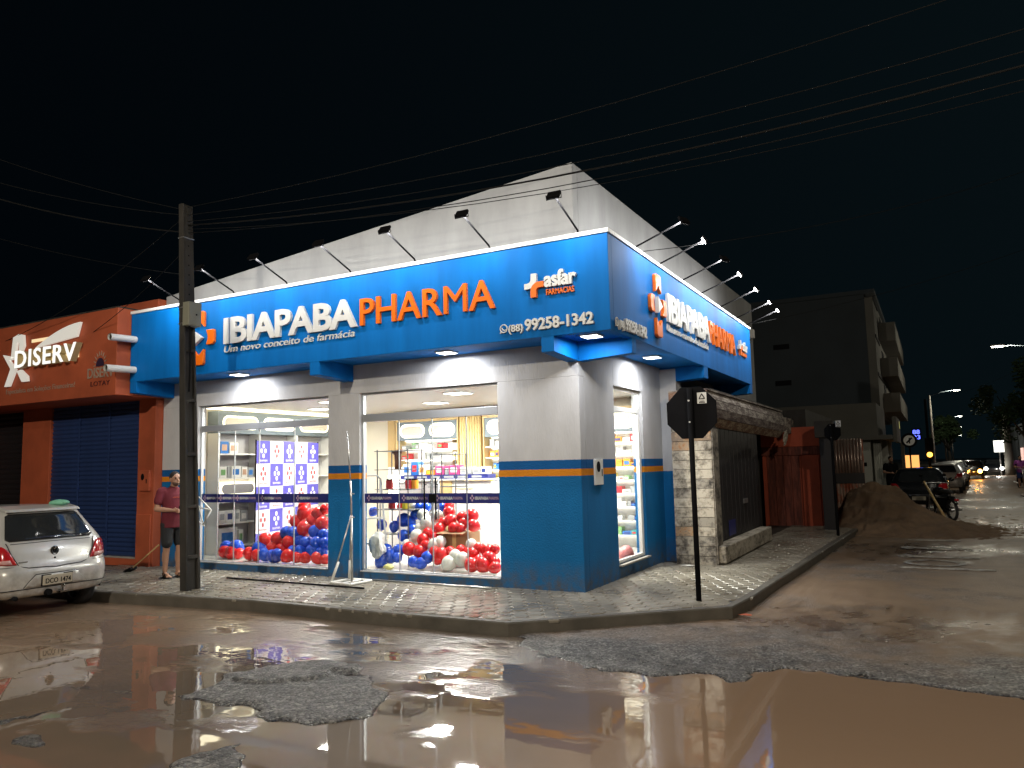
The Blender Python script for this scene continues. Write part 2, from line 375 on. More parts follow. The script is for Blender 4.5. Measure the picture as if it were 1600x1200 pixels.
# ================================================================== GROUND
WATER_Z = -.145
def pip(P, poly):
    x, y = P[..., 0], P[..., 1]; ins = np.zeros(x.shape, bool); n = len(poly)
    for i in range(n):
        x1, y1 = poly[i]; x2, y2 = poly[(i+1) % n]
        c = ((y1 > y) != (y2 > y)) & (x < (x2-x1)*(y-y1)/(y2-y1+1e-12)+x1)
        ins ^= c
    return ins
def sdist(P, poly):
    d = np.full(P.shape[:-1], 1e9); n = len(poly)
    for i in range(n):
        a = np.array(poly[i]); b = np.array(poly[(i+1) % n]); e = b-a
        t = np.clip(((P-a)@e)/(e@e+1e-12), 0, 1)
        d = np.minimum(d, np.linalg.norm(P-a-t[..., None]*e, axis=-1))
    return np.where(pip(P, poly), d, -d)
rng = np.random.default_rng(5)
def vnoise(x, y, s, seed):
    r = np.random.default_rng(seed); T = r.random((256, 256))
    X = x*s; Y = y*s; xi = np.floor(X).astype(int); yi = np.floor(Y).astype(int); fx = X-xi; fy = Y-yi
    fx = fx*fx*(3-2*fx); fy = fy*fy*(3-2*fy)
    g = lambda i, j: T[(i) % 256, (j) % 256]
    return (g(xi, yi)*(1-fx)*(1-fy)+g(xi+1, yi)*fx*(1-fy)+g(xi, yi+1)*(1-fx)*fy+g(xi+1, yi+1)*fx*fy)-.5
WPOLY = [(0.23, -2.46), (0.76, -2.8), (1.16, -2.94), (1.56, -3.01), (1.88, -2.91), (2.31, -2.82), (2.64, -2.81), (2.62, -2.5), (2.92, -2.37), (3.29, -2.37), (3.69, -2.38), (4.01, -2.42), (4.36, -2.48), (4.65, -2.54), (6.5, -3.0), (9, -4.2), (9, -7.4), (5, -8.3), (2, -8.0), (-3, -8.2), (-16, -9), (-16, -2.2), (0.1, -2.0)]
ISL = [[(-1.38, -5.09), (-1.49, -4.73), (-1.58, -4.4), (-1.45, -4.09), (-1.27, -3.86), (-0.85, -3.78), (-0.36, -4.05), (0.12, -4.4), (0.29, -4.74), (0.3, -5.02), (0.22, -5.17), (-0.02, -5.24), (-0.33, -5.26), (-0.72, -5.2), (-1.07, -5.22)],
       [(-0.21, -6.25), (-0.19, -6.05), (-0.14, -5.86), (-0.04, -5.71), (0.13, -5.8), (0.32, -6.01), (0.52, -6.23), (0.0, -6.48)],
       [(-1.63, -6.46), (-1.71, -6.31), (-1.7, -6.16), (-1.57, -6.12), (-1.4, -6.24), (-1.38, -6.41), (-1.45, -6.5), (-1.56, -6.54)],
       [(-2.25, -6.22), (-2.16, -5.99), (-2.09, -5.73), (-2.0, -5.52), (-1.93, -5.58), (-2.0, -5.84), (-2.04, -6.12), (-2.08, -6.32)],
       [(-2.97, -5.40), (-2.59, -5.25), (-1.97, -5.13), (-1.35, -5.09), (-1.28, -5.16), (-1.92, -5.27), (-2.59, -5.43)]]
SLAB = [(-1.3, -4.68), (-1.38, -4.39), (-1.31, -4.14), (-1.11, -3.93), (-0.77, -3.88), (-0.59, -4.05), (-0.63, -4.29), (-0.85, -4.52), (-0.99, -4.69)]
def lines(segs):
    out = []
    for a, b, st in segs: out += list(np.arange(a, b, st))
    return np.array(out)
gx = lines([(-160, -40, 20), (-40, -16, 4), (-16, -8, .4), (-8, -3.2, .06), (-3.2, 3.6, .03), (3.6, 7, .06), (7, 16, .5), (16, 40, 4), (40, 181, 20)])
gy = lines([(-160, -40, 20), (-40, -12, 4), (-12, -8.6, .3), (-8.6, -6.6, .06), (-6.6, -2.2, .03), (-2.2, .6, .06), (.6, 30, .4), (30, 90, 4), (90, 520, 30)])
X, Y = np.meshgrid(gx, gy, indexing='ij'); PP = np.stack([X, Y], -1)
jit = np.stack([vnoise(X, Y, 3.1, 1), vnoise(X, Y, 3.1, 2)], -1)*.24+np.stack([vnoise(X, Y, 11, 3), vnoise(X, Y, 11, 4)], -1)*.11
near = (X > -17) & (X < 10) & (Y > -10) & (Y < 1.5)
Z = np.full(X.shape, -.128)
Pn = PP[near]+jit[near]
sd = sdist(Pn, WPOLY)
zn = -.128+.02*np.clip(-sd, 0, 1)*0 - (.055)*np.clip(sd/.10+.35, 0, 1)
sm = lambda t: t*t*(3-2*t)
for k, isl in enumerate(ISL):
    di = sdist(Pn, isl); hi = (.062, .062, .052, .047, .045)[k]
    zn += hi*sm(np.clip(di/.22+.5, 0, 1))
zn += .026*np.clip(sdist(Pn, SLAB)/.02+.5, 0, 1)
Z[near] = zn
Z += vnoise(X, Y, .5, 7)*.02*(Y > -2.6)+vnoise(X, Y, 4, 8)*.010+vnoise(X, Y, 14, 9)*.009
nx, ny = X.shape
V = np.stack([X, Y, Z], -1).reshape(-1, 3)
idx = np.arange(nx*ny).reshape(nx, ny)
Fq = np.stack([idx[:-1, :-1], idx[1:, :-1], idx[1:, 1:], idx[:-1, 1:]], -1).reshape(-1, 4)
road = grid_mesh('road', V.tolist(), Fq.tolist(), M['asphalt']); tag(road, kind='structure', label='wet broken asphalt road with mud and potholes')
wp = [(9.2, -3.2), (9.2, -8.6), (-16, -9.2), (-16, -2.44), (-6.62, -2.36), (-3.9, -2.06), (0, -2.06), (.3, -1.9), (1.0, -2.0), (4.6, -2.0)]
wb = MB(); wb.add([(x, y, WATER_Z) for x, y in wp], [tuple(range(len(wp)))[::-1]])
wo = wb.build('puddle', M['water']); tag(wo, kind='structure', label='brown muddy water flooding the street')

# pavement, kerb, pavers
KERB = [(-16, -2.52), (-9, -2.48), (-6.6, -2.43), (-3.9, -2.13), (-2.1, -2.17), (0, -2.13), (2.0, -.33), (2.08, .57), (2.12, 1.7), (2.2, 3.5), (2.3, 6.5), (2.42, 9.5), (2.9, 20), (3.5, 36), (6.5, 110)]
INN = [(-16, 1.2), (-8.0, 1.2), (-.12, 1.2), (-.12, 3.66), (.27, 3.66), (.27, 11), (.6, 20), (1.2, 36), (4.2, 110)]
pv = MB()
poly = [(x, y, -.016) for x, y in KERB]+[(x, y, -.016) for x, y in INN[::-1]]
pv.add(poly+[(p[0], p[1], -.3) for p in poly], [tuple(range(len(poly)))])
sidewalk = pv.build('pavement', M['mortar']); tag(sidewalk, kind='structure', label='hexagonal paver pavement round the shop corner')
def offs(poly, d):
    out = []
    for i, p in enumerate(poly):
        a = Vector(poly[max(i-1, 0)]); b = Vector(poly[min(i+1, len(poly)-1)]); t = (b-a).normalized(); out.append((p[0]-t.y*d, p[1]+t.x*d))
    return out
kb = MB(); ki = offs(KERB, .11); ko = KERB
prof = [(ko, -.30), (ko, -.012), (offs(KERB, .012), 0.003), (ki, 0.003), (ki, -.05)]
n = len(KERB); vv = []
for pl, z in prof: vv += [(p[0], p[1], z) for p in pl]
ff = [(r*n+i, r*n+i+1, (r+1)*n+i+1, (r+1)*n+i) for r in range(len(prof)-1) for i in range(n-1)]
kb.add(vv, ff); ko_ = kb.build('kerb', M['kerb']); tag(ko_, kind='structure', label='low dark concrete kerb edge')
# hexagonal pavers
hexr = .118; dx = .205; dy = .178
inside_k = [(p[0], p[1]) for p in offs(KERB, .12)]
walkpoly = inside_k+[(p[0], p[1]) for p in INN[::-1]]
cells = []
j = 0; y = -2.6
while y < 12:
    x = -9.4+(dx/2 if j % 2 else 0)
    while x < 2.6:
        cells.append((x, y)); x += dx
    y += dy; j += 1
cells = np.array(cells)
ok = sdist(cells, walkpoly) > -.03
bld = (cells[:, 1] > .14) & (cells[:, 0] < -.12)
nb = (cells[:, 1] > 3.3) & (cells[:, 0] < .9)
cells = cells[ok & ~bld & ~nb]
def hexv(x, y, s=1., z0=-.03, z1=0, tx=0, ty=0):
    o = []
    for (r, z) in ((1., z0), (1., z1-.010), (.90, z1)):
        for k in range(6):
            a = math.pi/6+k*math.pi/3; px, py = x+hexr*s*r*math.cos(a)*.965, y+hexr*s*r*math.sin(a)*.965
            o.append((px, py, z+tx*(px-x)+ty*(py-y)))
    f = [tuple(range(12, 18))]+[(r*6+k, r*6+(k+1) % 6, (r+1)*6+(k+1) % 6, (r+1)*6+k) for r in range(2) for k in range(6)]
    return o, f
camp = np.array([4.1745, -9.6433])
dd = np.hypot(cells[:, 0]-camp[0], cells[:, 1]-camp[1])
vis = cells[:, 0] > -7.2
order = np.argsort(np.where(vis, dd, 1e3))
hv, hf = hexv(0, 0)
hme = bpy.data.meshes.new('paver'); hme.from_pydata(hv, [], hf); hme.materials.append(M['paver']); hme.update()
rest = MB()
for q, ci in enumerate(order):
    x, y = cells[ci]; z = random.uniform(-.004, .003); tx, ty = random.gauss(0, .012), random.gauss(0, .012)
    if q < 300:
        o = bpy.data.objects.new('paver', hme); col.objects.link(o); o.parent = sidewalk
        o.location = (x, y, z); o.rotation_euler = (ty, -tx, random.choice((0, 1, 2))*math.pi/3)
    else:
        rest.add(*hexv(x, y, 1, -.03, z, tx, ty))
ro = rest.build('pavers', M['paver'], sidewalk, fixn=False); ro['kind'] = 'stuff'

# ================================================================== CORNER SHOP
shop = thing('corner_shop', 'lit corner shop with blue fascia, grey stucco walls and blue painted base', 'shop', (0, 0, 0))
ft, fb = 4.60, 3.34
HW = 2.90
def part(name, m, mb, parent=shop, **k): return mb.build(name, m, parent, **k)
T = .18
wl = MB()
wl.box(-8.52, -7.56, 0, T, -.1, HW).box(-4.46, -3.81, 0, T, -.1, HW).box(-1.28, 0, 0, T, -.1, HW)
wl.box(-7.56, -4.46, 0, T, -.1, .105).box(-3.81, -1.28, 0, T, -.1, .105)
wl.box(-8.52, 0, 0, T, HW, 3.9)
part('front_wall', M['stucco'], wl, bevel=.006)
wr = MB()
wr.box(-T, 0, T, 1.31, -.1, 3.9).box(-T, 0, 2.60, 3.62, -.1, 3.9).box(-T, 0, 1.31, 2.60, -.1, .2).box(-T, 0, 1.31, 2.60, 2.87, 3.9)
part('side_wall', M['stucco'], wr, bevel=.006)
part('end_pier', M['stucco2'], MB().box(-T, .29, 3.622, 3.95, -.1, 3.335), bevel=.006)
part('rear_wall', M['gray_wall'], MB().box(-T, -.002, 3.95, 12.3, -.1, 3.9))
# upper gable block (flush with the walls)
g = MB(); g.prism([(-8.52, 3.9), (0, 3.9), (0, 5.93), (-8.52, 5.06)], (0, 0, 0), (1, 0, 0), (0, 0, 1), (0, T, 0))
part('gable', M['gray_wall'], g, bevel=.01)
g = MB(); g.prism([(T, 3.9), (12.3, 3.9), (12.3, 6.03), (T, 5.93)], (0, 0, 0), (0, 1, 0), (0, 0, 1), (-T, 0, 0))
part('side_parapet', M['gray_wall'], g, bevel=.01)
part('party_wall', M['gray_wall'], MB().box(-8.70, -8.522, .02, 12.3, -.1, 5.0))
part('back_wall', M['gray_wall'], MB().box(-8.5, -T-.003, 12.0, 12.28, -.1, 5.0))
part('roof', M['concrete_dark'], MB().box(-8.5, -T-.005, T+.005, 12.0, 4.3, 4.4))
# fascia band (L in plan), trim, soffit
fa = MB().box(-8.40, .80, -.80, -.68, fb, ft-.03).box(.68, .80, -.678, 7.75, fb, ft-.03)
part('fascia', M['fascia'], fa, bevel=.004)
tr = MB().box(-8.41, .822, -.822, -.60, ft-.028, ft+.026).box(.60, .822, -.598, 7.76, ft-.028, ft+.026)
part('white_trim', M['white_trim'], tr, bevel=.006)
part('canopy_slab', M['white_trim'], MB().box(-8.40, .58, -.598, -.002, ft-.2, ft-.02).box(.002, .598, .0, 7.74, ft-.2, ft-.02))
part('soffit', M['fascia'], MB().box(-8.38, .678, -.678, -.003, fb+.02, fb+.06).box(.003, .678, -.001, 7.73, fb+.02, fb+.06))
def beam(x0, x1, y0, y1, taper):
    b = MB()
    # deeper at the wall than at the fascia
    if taper == 'y':
        b.add([(x0, y0, fb-.20), (x1, y0, fb-.20), (x1, y1, fb-.245), (x0, y1, fb-.245), (x0, y0, fb+.019), (x1, y0, fb+.019), (x1, y1, fb+.019), (x0, y1, fb+.019)], [(0, 3, 2, 1), (4, 5, 6, 7), (0, 1, 5, 4), (1, 2, 6, 5), (2, 3, 7, 6), (3, 0, 4, 7)])
    else:
        b.add([(x0, y0, fb-.245), (x1, y0, fb-.20), (x1, y1, fb-.20), (x0, y1, fb-.245), (x0, y0, fb+.019), (x1, y0, fb+.019), (x1, y1, fb+.019), (x0, y1, fb+.019)], [(0, 3, 2, 1), (4, 5, 6, 7), (0, 1, 5, 4), (1, 2, 6, 5), (2, 3, 7, 6), (3, 0, 4, 7)])
    part('bracket_beam', M['fascia'], b, bevel=.004)
beam(-8.398, -8.22, -.797, -.002, 'y'); beam(-4.12, -3.93, -.797, -.002, 'y'); beam(-.16, .02, -.797, -.002, 'y')
beam(.022, .797, -.03, .13, 'x'); beam(.004, .797, 3.63, 3.90, 'x'); beam(.004, .797, 7.5, 7.74, 'x')
# windows and door glazing
def glazing(name, x0, x1, ztop, joints, rail0, rail1, label):
    f = MB(); y = .085
    f.box(x0+.002, x0+.03, y-.02, y+.03, .107, ztop-.002).box(x1-.03, x1-.002, y-.02, y+.03, .107, ztop-.002)
    f.box(x0+.03, x1-.03, y-.02, y+.03, ztop-.03, ztop-.002).box(x0+.03, x1-.03, y-.02, y+.03, .107, .135)
    fr = part(name, M['alu'], f)
    fr['label'] = label
    part('transom_rail', M['alu'], MB().box(x0+.03, x1-.03, y-.045, y+.045, rail0, rail1), fr, bevel=.004)
    xs = [x0+.03]+joints+[x1-.03]
    for a, b in zip(xs[:-1], xs[1:]):
        part('pane', M['glass'], MB().box(a+.006, b-.006, y, y+.010, .136, rail0-.002), fr)
    part('top_pane', M['glass'], MB().box(x0+.032, x1-.032, y, y+.010, rail1+.002, ztop-.032), fr)
    for x in joints: part('glass_joint', M['alu'], MB().box(x-.006, x+.006, y-.004, y+.014, .136, rail0-.002), fr)
    for a, b in zip(xs[:-1], xs[1:]):
        if b-a > .35:
            part('navy_band', M['navy'], MB().box(a+.008, b-.008, y-.004, y-.001, 1.16, 1.31), fr)
            wpx = b-a
            word('IBIAPABA', (a+.14, y-.0045, 1.215), (1, 0, 0), (0, -1, 0), .22, .045, M['letter_white'], fr, .02, .0015, True, name='band_lettering')
            word('PHARMA', (a+.365, y-.0045, 1.215), (1, 0, 0), (0, -1, 0), .17, .045, M['band_pink'], fr, .0, .0015, True, name='band_lettering')
            e = MB()
            for (cx, cz) in ((0, .032), (0, -.032), (-.026, 0), (.026, 0)): e.box(a+.09+cx-.011, a+.09+cx+.011, y-.006, y-.0045, 1.238+cz-.016, 1.238+cz+.016)
            part('band_emblem', M['band_pink'], e, fr)
    return fr
M['band_pink'] = mat('band_lilac_print', (.50, .34, .42), .5, vary=0)
part('sill', M['alu'], MB().box(-7.55, -4.47, -.01, .06, .1055, .122).box(-3.80, -1.29, -.01, .06, .1055, .122))
wL = glazing('shop_window', -7.56, -4.46, 2.90, [-7.12, -6.70, -6.10, -5.28], 2.43, 2.54, 'wide shop window left of the glass doors')
dR = glazing('glass_door', -3.81, -1.28, 2.90, [-3.10, -2.48, -1.87], 2.44, 2.56, 'double glass doors with long pull handles')
for x in (-2.585, -2.38):
    h = MB().tube([(x, .02, .92), (x, .02, 1.54)], .013).tube([(x, .02, 1.02), (x, .083, 1.02)], .008).tube([(x, .02, 1.44), (x, .083, 1.44)], .008)
    part('pull_handle', M['black'], h, dR, smooth=True)
for x in (-2.54, -2.43):
    h = MB().tube([(x, .16, .92), (x, .16, 1.54)], .013).tube([(x, .16, 1.02), (x, .096, 1.02)], .008).tube([(x, .16, 1.44), (x, .096, 1.44)], .008)
    part('pull_handle', M['alu'], h, dR, smooth=True)
part('door_lock', M['black'], MB().box(-2.54, -2.42, .066, .11, 1.17, 1.30), dR, bevel=.005)
# side window (recess in the right-hand wall)
f = MB(); xg = -.075
f.box(xg-.03, xg+.03, 1.312, 1.35, .202, 2.868).box(xg-.03, xg+.03, 2.50, 2.598, .202, 2.868).box(xg-.03, xg+.03, 1.35, 2.50, .202, .25).box(xg-.03, xg+.03, 1.35, 2.50, 2.82, 2.868)
sw = part('side_window', M['white_paint'], f, bevel=.004); sw['label'] = 'tall narrow side window in the right wall'
part('transom_rail', M['white_paint'], MB().box(xg-.035, xg+.035, 1.35, 2.50, 2.50, 2.57), sw)
part('pane', M['glass'], MB().box(xg, xg+.01, 1.352, 2.498, .252, 2.498), sw); part('top_pane', M['glass'], MB().box(xg, xg+.01, 1.352, 2.498, 2.572, 2.818), sw)
part('side_sill', M['concrete'], MB().box(-.045, .05, 1.29, 2.63, .172, .2), bevel=.004)
# meter box on the corner
mb = part('meter_box', M['white_paint'], MB().box(.002, .03, .42, .72, 1.40, 1.76), bevel=.006)
part('meter_dial', M['black'], MB().prism([(.055*math.cos(2*math.pi*k/18), .075*math.sin(2*math.pi*k/18)) for k in range(18)], (.031, .53, 1.655), (0, 1, 0), (0, 0, 1), (.012, 0, 0)), mb)
part('meter_slot', M['black'], MB().box(.031, .036, .655, .675, 1.52, 1.62), mb)
# interior shell
part('interior_floor', M['floor_int'], MB().box(-8.5, -T-.004, T+.002, 11.9, .0, .104))
part('interior_ceiling', M['white_int'], MB().box(-8.5, -T-.004, T+.002, 4.62, 2.96, 3.05))
part('interior_back_wall', M['cream'], MB().box(-8.5, -T-.004, 4.62, 4.72, .104, 2.958))
part('interior_left_wall', M['cream'], MB().box(-8.50, -8.42, T+.002, 4.618, .104, 2.958))
part('ceiling_cove', M['led_warm'], MB().box(-8.30, -7.9, .5, 4.4, 2.935, 2.955))
# trims of pale oak by the left wall and piers inside
part('oak_strip', M['gold'], MB().box(-8.418, -8.39, .30, .52, .105, 2.95).box(-5.0, -4.8, 4.55, 4.615, .105, 2.95).box(-6.75, -6.55, 4.55, 4.615, .105, 2.95))
# ================================================================== SIGNS ON THE FASCIA
def arm_poly(kind):
    # four arms of the cross, cut by a diamond in the middle
    a, L, d = .125, .46, .20
    return {'top': [(-a, L-.03), (-a+.03, L), (a-.03, L), (a, L-.03), (a, d-.01), (0, d+.10), (-a, d-.01)][::1],
            'bot': [(-a, -L+.03), (-a+.03, -L), (a-.03, -L), (a, -L+.03), (a, -d+.01), (0, -d-.10), (-a, -d+.01)],
            'right': [(L-.13, a), (L-.16+.06, a-.0), (L-.09, a-.04), (L-.09, -a+.04), (L-.13, -a), (d-.02, -a), (d+.02, -.03), (d+.02, .03), (d-.02, a)],
            'left': [(-L+.13, a), (-L+.09, a-.04), (-L+.09, -a+.04), (-L+.13, -a), (-d+.02, -a), (-d-.02, -.03), (-d-.02, .03), (-d+.02, a)]}[kind]
def main_sign(O, U, N, label, xs, zc, wI, wP, wT, name='shop_sign'):
    """O: wall point; xs: (cross centre, left of white word, left of orange word)"""
    O, U, N = Vector(O), Vector(U), Vector(N)
    ctr = O+U*(xs[1]+wI*.8)+Vector((0, 0, zc))
    t = thing(name, label, 'shop sign', ctr)
    P = lambda x, z: O+U*x+Vector((0, 0, z))
    word('IBIAPABA', P(xs[1], 3.81), U, N, wI, .425, M['letter_white'], t, .030, .045, track=-.02)
    word('PHARMA', P(xs[2], 3.80), U, N, wP, .415, M['letter_orange'], t, .009, .045)
    word('Um novo conceito de farmácia', P(xs[1], 3.655), U, N, wT, .115, M['letter_white'], t, .002, .02, False, shear=.18, name='tagline_letter')
    e = MB().prism([(-.05, .05), (.05, .05), (.05, -.05), (-.05, -.05)], P(xs[0], 3.95), U, (0, 0, 1), N*.012).build('cross_emblem', M['fascia'], t)
    for k in ('top', 'bot', 'left', 'right'):
        MB().prism(arm_poly(k), P(xs[0], 3.95)+N*.001, U, (0, 0, 1), N*.05).build('cross_arm', M['letter_orange'], e, bevel=.006)
    MB().prism([(-.09, .12), (-.09, -.12), (.11, 0)], P(xs[0], 3.95)+N*.014, U, (0, 0, 1), N*.06).build('arrow_mark', M['letter_white'], e, bevel=.005)
    return t
main_sign((0, -.8015, 0), (1, 0, 0), (0, -1, 0), 'big white and orange raised lettering and half-hidden cross on the front fascia', (-6.56, -6.0, -3.14), 3.81, 2.79, 2.32, 2.78)
main_sign((.8015, 0, 0), (0, 1, 0), (1, 0, 0), 'foreshortened white and orange raised lettering with whole orange cross on the side fascia', (1.05, 1.50, 3.99), 3.81, 2.48, 2.06, 2.44)
def partner_sign(O, U, N, x0, x1, label):
    O, U, N = Vector(O), Vector(U), Vector(N); k = (x1-x0)/.72
    P = lambda x, z: O+U*(x0+x*k)+Vector((0, 0, z))
    t = thing('partner_sign', label, 'shop sign', P(.3, 3.95))
    # white quarter-turn and orange quarter-turn that make a plus
    wp = [(.10, 4.175), (.175, 4.175)]+[(.175-.10*(1-math.cos(R(a)))-.0, 4.08-.10*math.sin(R(a))+.0) for a in range(0, 91, 15)]+[(0, 3.975), (0, 4.05)]+[(.04, 4.05), (.075, 4.06), (.095, 4.09)]
    op = [(.275, 4.06), (.275, 3.985)]+[(.20, 3.985), (.175, 3.965), (.17, 3.93), (.17, 3.86), (.09, 3.86), (.09, 3.95)]+[(.10, 3.99), (.125, 4.025), (.16, 4.05), (.20, 4.06)]
    MB().prism([((x)*k, z) for x, z in wp], P(0, 0), U, (0, 0, 1), N*.05).build('white_mark', M['letter_white'], t)
    MB().prism([((x)*k, z) for x, z in op], P(0, 0)+N*.001, U, (0, 0, 1), N*.05).build('orange_mark', M['letter_orange'], t)
    word('asfar', P(.285, 3.985), U, N, .43*k, .20, M['letter_white'], t, .035, .045, track=-.04)
    word('FARMACIAS', P(.30, 3.875), U, N, .40*k, .075, M['letter_orange'], t, .012, .03, True, name='small_lettering')
partner_sign((0, -.8015, 0), (1, 0, 0), (0, -1, 0), -.36, .36, 'small white and orange partner logo high at the corner end of the front fascia')
partner_sign((.8015, 0, 0), (0, 1, 0), (1, 0, 0), 6.39, 7.2, 'small white and orange partner logo at the far end of the side fascia')
def phone_sign(O, U, N, x0, k, label, zb=3.44):
    O, U, N = Vector(O), Vector(U), Vector(N)
    P = lambda x, z: O+U*(x0+x*k)+Vector((0, 0, z))
    t = thing('phone_number_sign', label, 'shop sign', P(.6, zb))
    ic = MB()
    pts = [(.055+.052*math.cos(R(a)), .06+.052*math.sin(R(a))) for a in range(0, 361, 20)]
    ic.tube([P(x, zb+z)+N*.02 for x, z in pts], .009, 6).tube([P(.025, zb+.075)+N*.02, P(.04, zb+.05)+N*.02, P(.065, zb+.032)+N*.02, P(.085, zb+.045)+N*.02], .009, 6).tube([P(.012, zb+.035)+N*.02, P(.0, zb+.0)+N*.02, P(.03, zb+.012)+N*.02], .008, 6)
    ic.build('phone_icon', M['letter_white'], t)
    word('(88)', P(.125, zb+.005), U, N, .225*k, .095, M['letter_white'], t, .02, .035)
    word('99258-1342', P(.375, zb), U, N, .965*k, .15, M['letter_white'], t, .028, .04)
phone_sign((0, -.8015, 0), (1, 0, 0), (0, -1, 0), -.75, 1.0, 'white raised phone number low at the corner end of the front fascia')
phone_sign((.8015, 0, 0), (0, 1, 0), (1, 0, 0), -.68, .87, 'white raised phone number low at the near end of the side fascia', 3.40)

# ================================================================== LAMPS ON AND UNDER THE FASCIA
def soffit_light(x, y, label, k=1.):
    t = thing('soffit_light', label, 'ceiling light', (x, y, fb+.02), group='square soffit lights')
    MB().box(x-.125, x+.125, y-.125, y+.125, fb-.004, fb+.02).build('light_frame', M['white_trim'], t, bevel=.004)
    MB().box(x-.11, x+.11, y-.11, y+.11, fb-.008, fb-.0045).build('diffuser', M['panel_lit'], t)
    area('soffit_glow', t, (x, y, fb-.02), (0, 0, -1), .2, .2, 34*k, (.95, .97, 1))
soffit_light(-6.12, -.36, 'square light under the fascia beside the concrete pole')
soffit_light(-1.90, -.36, 'square light under the fascia above the glass doors')
soffit_light(.40, -.45, 'square light in the blue corner bay under the fascia', .5)
soffit_light(.40, 2.02, 'square light under the side fascia above the narrow window', .9)
def flood(B, d, lit, label, face, turn=0, power=19, name='flood_lamp'):
    """B: foot on the fascia top; d: outward direction"""
    B, d = Vector(B), Vector(d); side = Vector((-d.y, d.x, 0))
    t = thing(name, label, 'flood lamp', B, group='flood lamps on arms over the fascia')
    tip = B+d*.70+Vector((0, 0, .27))
    MB().tube([B-Vector((0, 0, .03)), B+d*.04+Vector((0, 0, .03)), tip], .013, 8).build('arm', M['black'], t, smooth=True)
    MB().obox(B-Vector((0, 0, .012)), d*.03, side*.03, (0, 0, .012)).build('base_plate', M['steel'], t)
    aim = (-d*1.0+side*turn+Vector((0, 0, -.75))).normalized(); side = aim.cross(Vector((0, 0, 1))).normalized(); up = side.cross(aim).normalized()
    hc = tip+d*.03+Vector((0, 0, .015))
    MB().obox(hc, side*.085, up*.055, aim*.018).build('lamp_head', M['black'], t, bevel=.006)
    MB().tube([hc+side*.10-aim*.01, hc+side*.10-Vector((0, 0, .05)), hc-side*.10-Vector((0, 0, .05)), hc-side*.10-aim*.01], .007, 6).build('bracket', M['black'], t)
    MB().obox(hc+aim*.0195, side*.072, up*.043, aim*.0015).build('lens', M['lamp_glow'] if lit else M['alu'], t)
    if lit: area('flood_glow', t, hc+aim*.024, aim, .14, .08, power, (1, .985, .955))
FX = (.38, -.93, -2.17, -3.36, -4.66, -5.85, -7.14)
FL = ('flood lamp arm nearest the corner of the front fascia', 'flood lamp arm above the small partner logo on the front fascia', 'flood lamp arm above the letters HAR on the front fascia',
      'flood lamp arm where white letters turn orange on the front fascia', 'flood lamp arm above the middle white letters on the front fascia', 'flood lamp arm just right of the concrete pole', 'flood lamp arm just left of the concrete pole')
for x, l in zip(FX, FL): flood((x, -.72, ft+.05), (0, -1, 0), True, l, False)
FY = (.39, 1.47, 2.70, 3.87, 5.3, 6.7, 8.15)
FS = ('flood lamp turned away, nearest the corner on the side fascia', 'lit flood lamp above the whole orange cross on the side fascia', 'flood lamp turned away between two glaring ones on the side fascia',
      'lit flood lamp above the last white letters on the side fascia', 'lit flood lamp above the middle orange letters on the side fascia', 'lit flood lamp above the far partner logo on the side fascia', 'lit flood lamp at the very far end of the side fascia')
for i, (y, l) in enumerate(zip(FY, FS)): flood((.72, min(y, 7.68), ft+.05) if i < 6 else (.72, 7.68, ft+.05), (1, 0, 0), True, l, True,   .45 if i in (0, 2) else -.25, 26)
# drain spouts that stick out of the fascia
for (z, l, L) in ((4.10, 'upper white drain spout at the left end of the blue fascia', .50), (3.55, 'lower white drain spout at the left end of the blue fascia', .56)):
    p = MB(); n = 16; x = -8.27
    p.tube([(x, -.803, z), (x, -.80-L, z-.015)], .062, n, cap=False).tube([(x, -.803, z), (x, -.80-L, z-.015)], .052, n, cap=False)
    vv = []; 
    o = thing('drain_spout', l, 'drain pipe', (x, -.8, z), group='white drain spouts')
    p.build('pipe', M['white_paint'], o, smooth=True)
    MB().tube([(x, -.81, z), (x, -.80-L+.03, z-.013)], .050, n).build('pipe_bore', M['concrete_dark'], o)
tag(MB().box(.02, .16, 11.6, 11.74, 4.98, 5.22).build('alarm_box', M['white_paint'], bevel=.01), 'small white alarm box at the far end of the grey side wall', 'alarm box')

# ================================================================== ORANGE NEIGHBOUR ON THE LEFT
dv = thing('orange_shop', 'closed terracotta shop with white lit star sign and blue roller shutter', 'shop', (-11, -.2, 0))
dpart = lambda n, m, b, p=dv, **k: b.build(n, m, p, **k)
b = MB().box(-12.83, -11.84, -.15, 1, -.1, 3.09).box(-9.02, -8.54, -.15, 1, -.1, 3.09).box(-17, -8.54, -.15, 1, 3.092, 5.0).box(-17, -14.6, -.15, 1, -.1, 3.09)
dpart('front_wall', M['terracotta'], b, bevel=.008)
dpart('fascia', M['terracotta'], MB().box(-17, -8.43, -1.05, -.152, 3.10, 4.67), bevel=.01)
dpart('fascia_cap', M['concrete_dark'], MB().box(-17, -8.45, -1.03, -.153, 4.672, 4.70))
dpart('door_step', M['terracotta'], MB().box(-11.84, -9.02, -.14, .2, -.1, .12)); dpart('step_edge', M['concrete'], MB().box(-11.83, -9.03, -.14, -.02, .122, .15))
b = dpart('pilaster_base', M['terracotta'], MB().box(-8.98, -8.58, -.185, -.152, -.05, .95), bevel=.006)
dpart('stain_patch', M['stain'] if 'stain' in M else M['concrete_dark'], MB().box(-8.86, -8.66, -.190, -.1855, .22, .40)) if False else None
mb2 = dpart('meter_box', M['terracotta'], MB().box(-8.90, -8.62, -.20, -.152, 1.38, 1.76), bevel=.006)
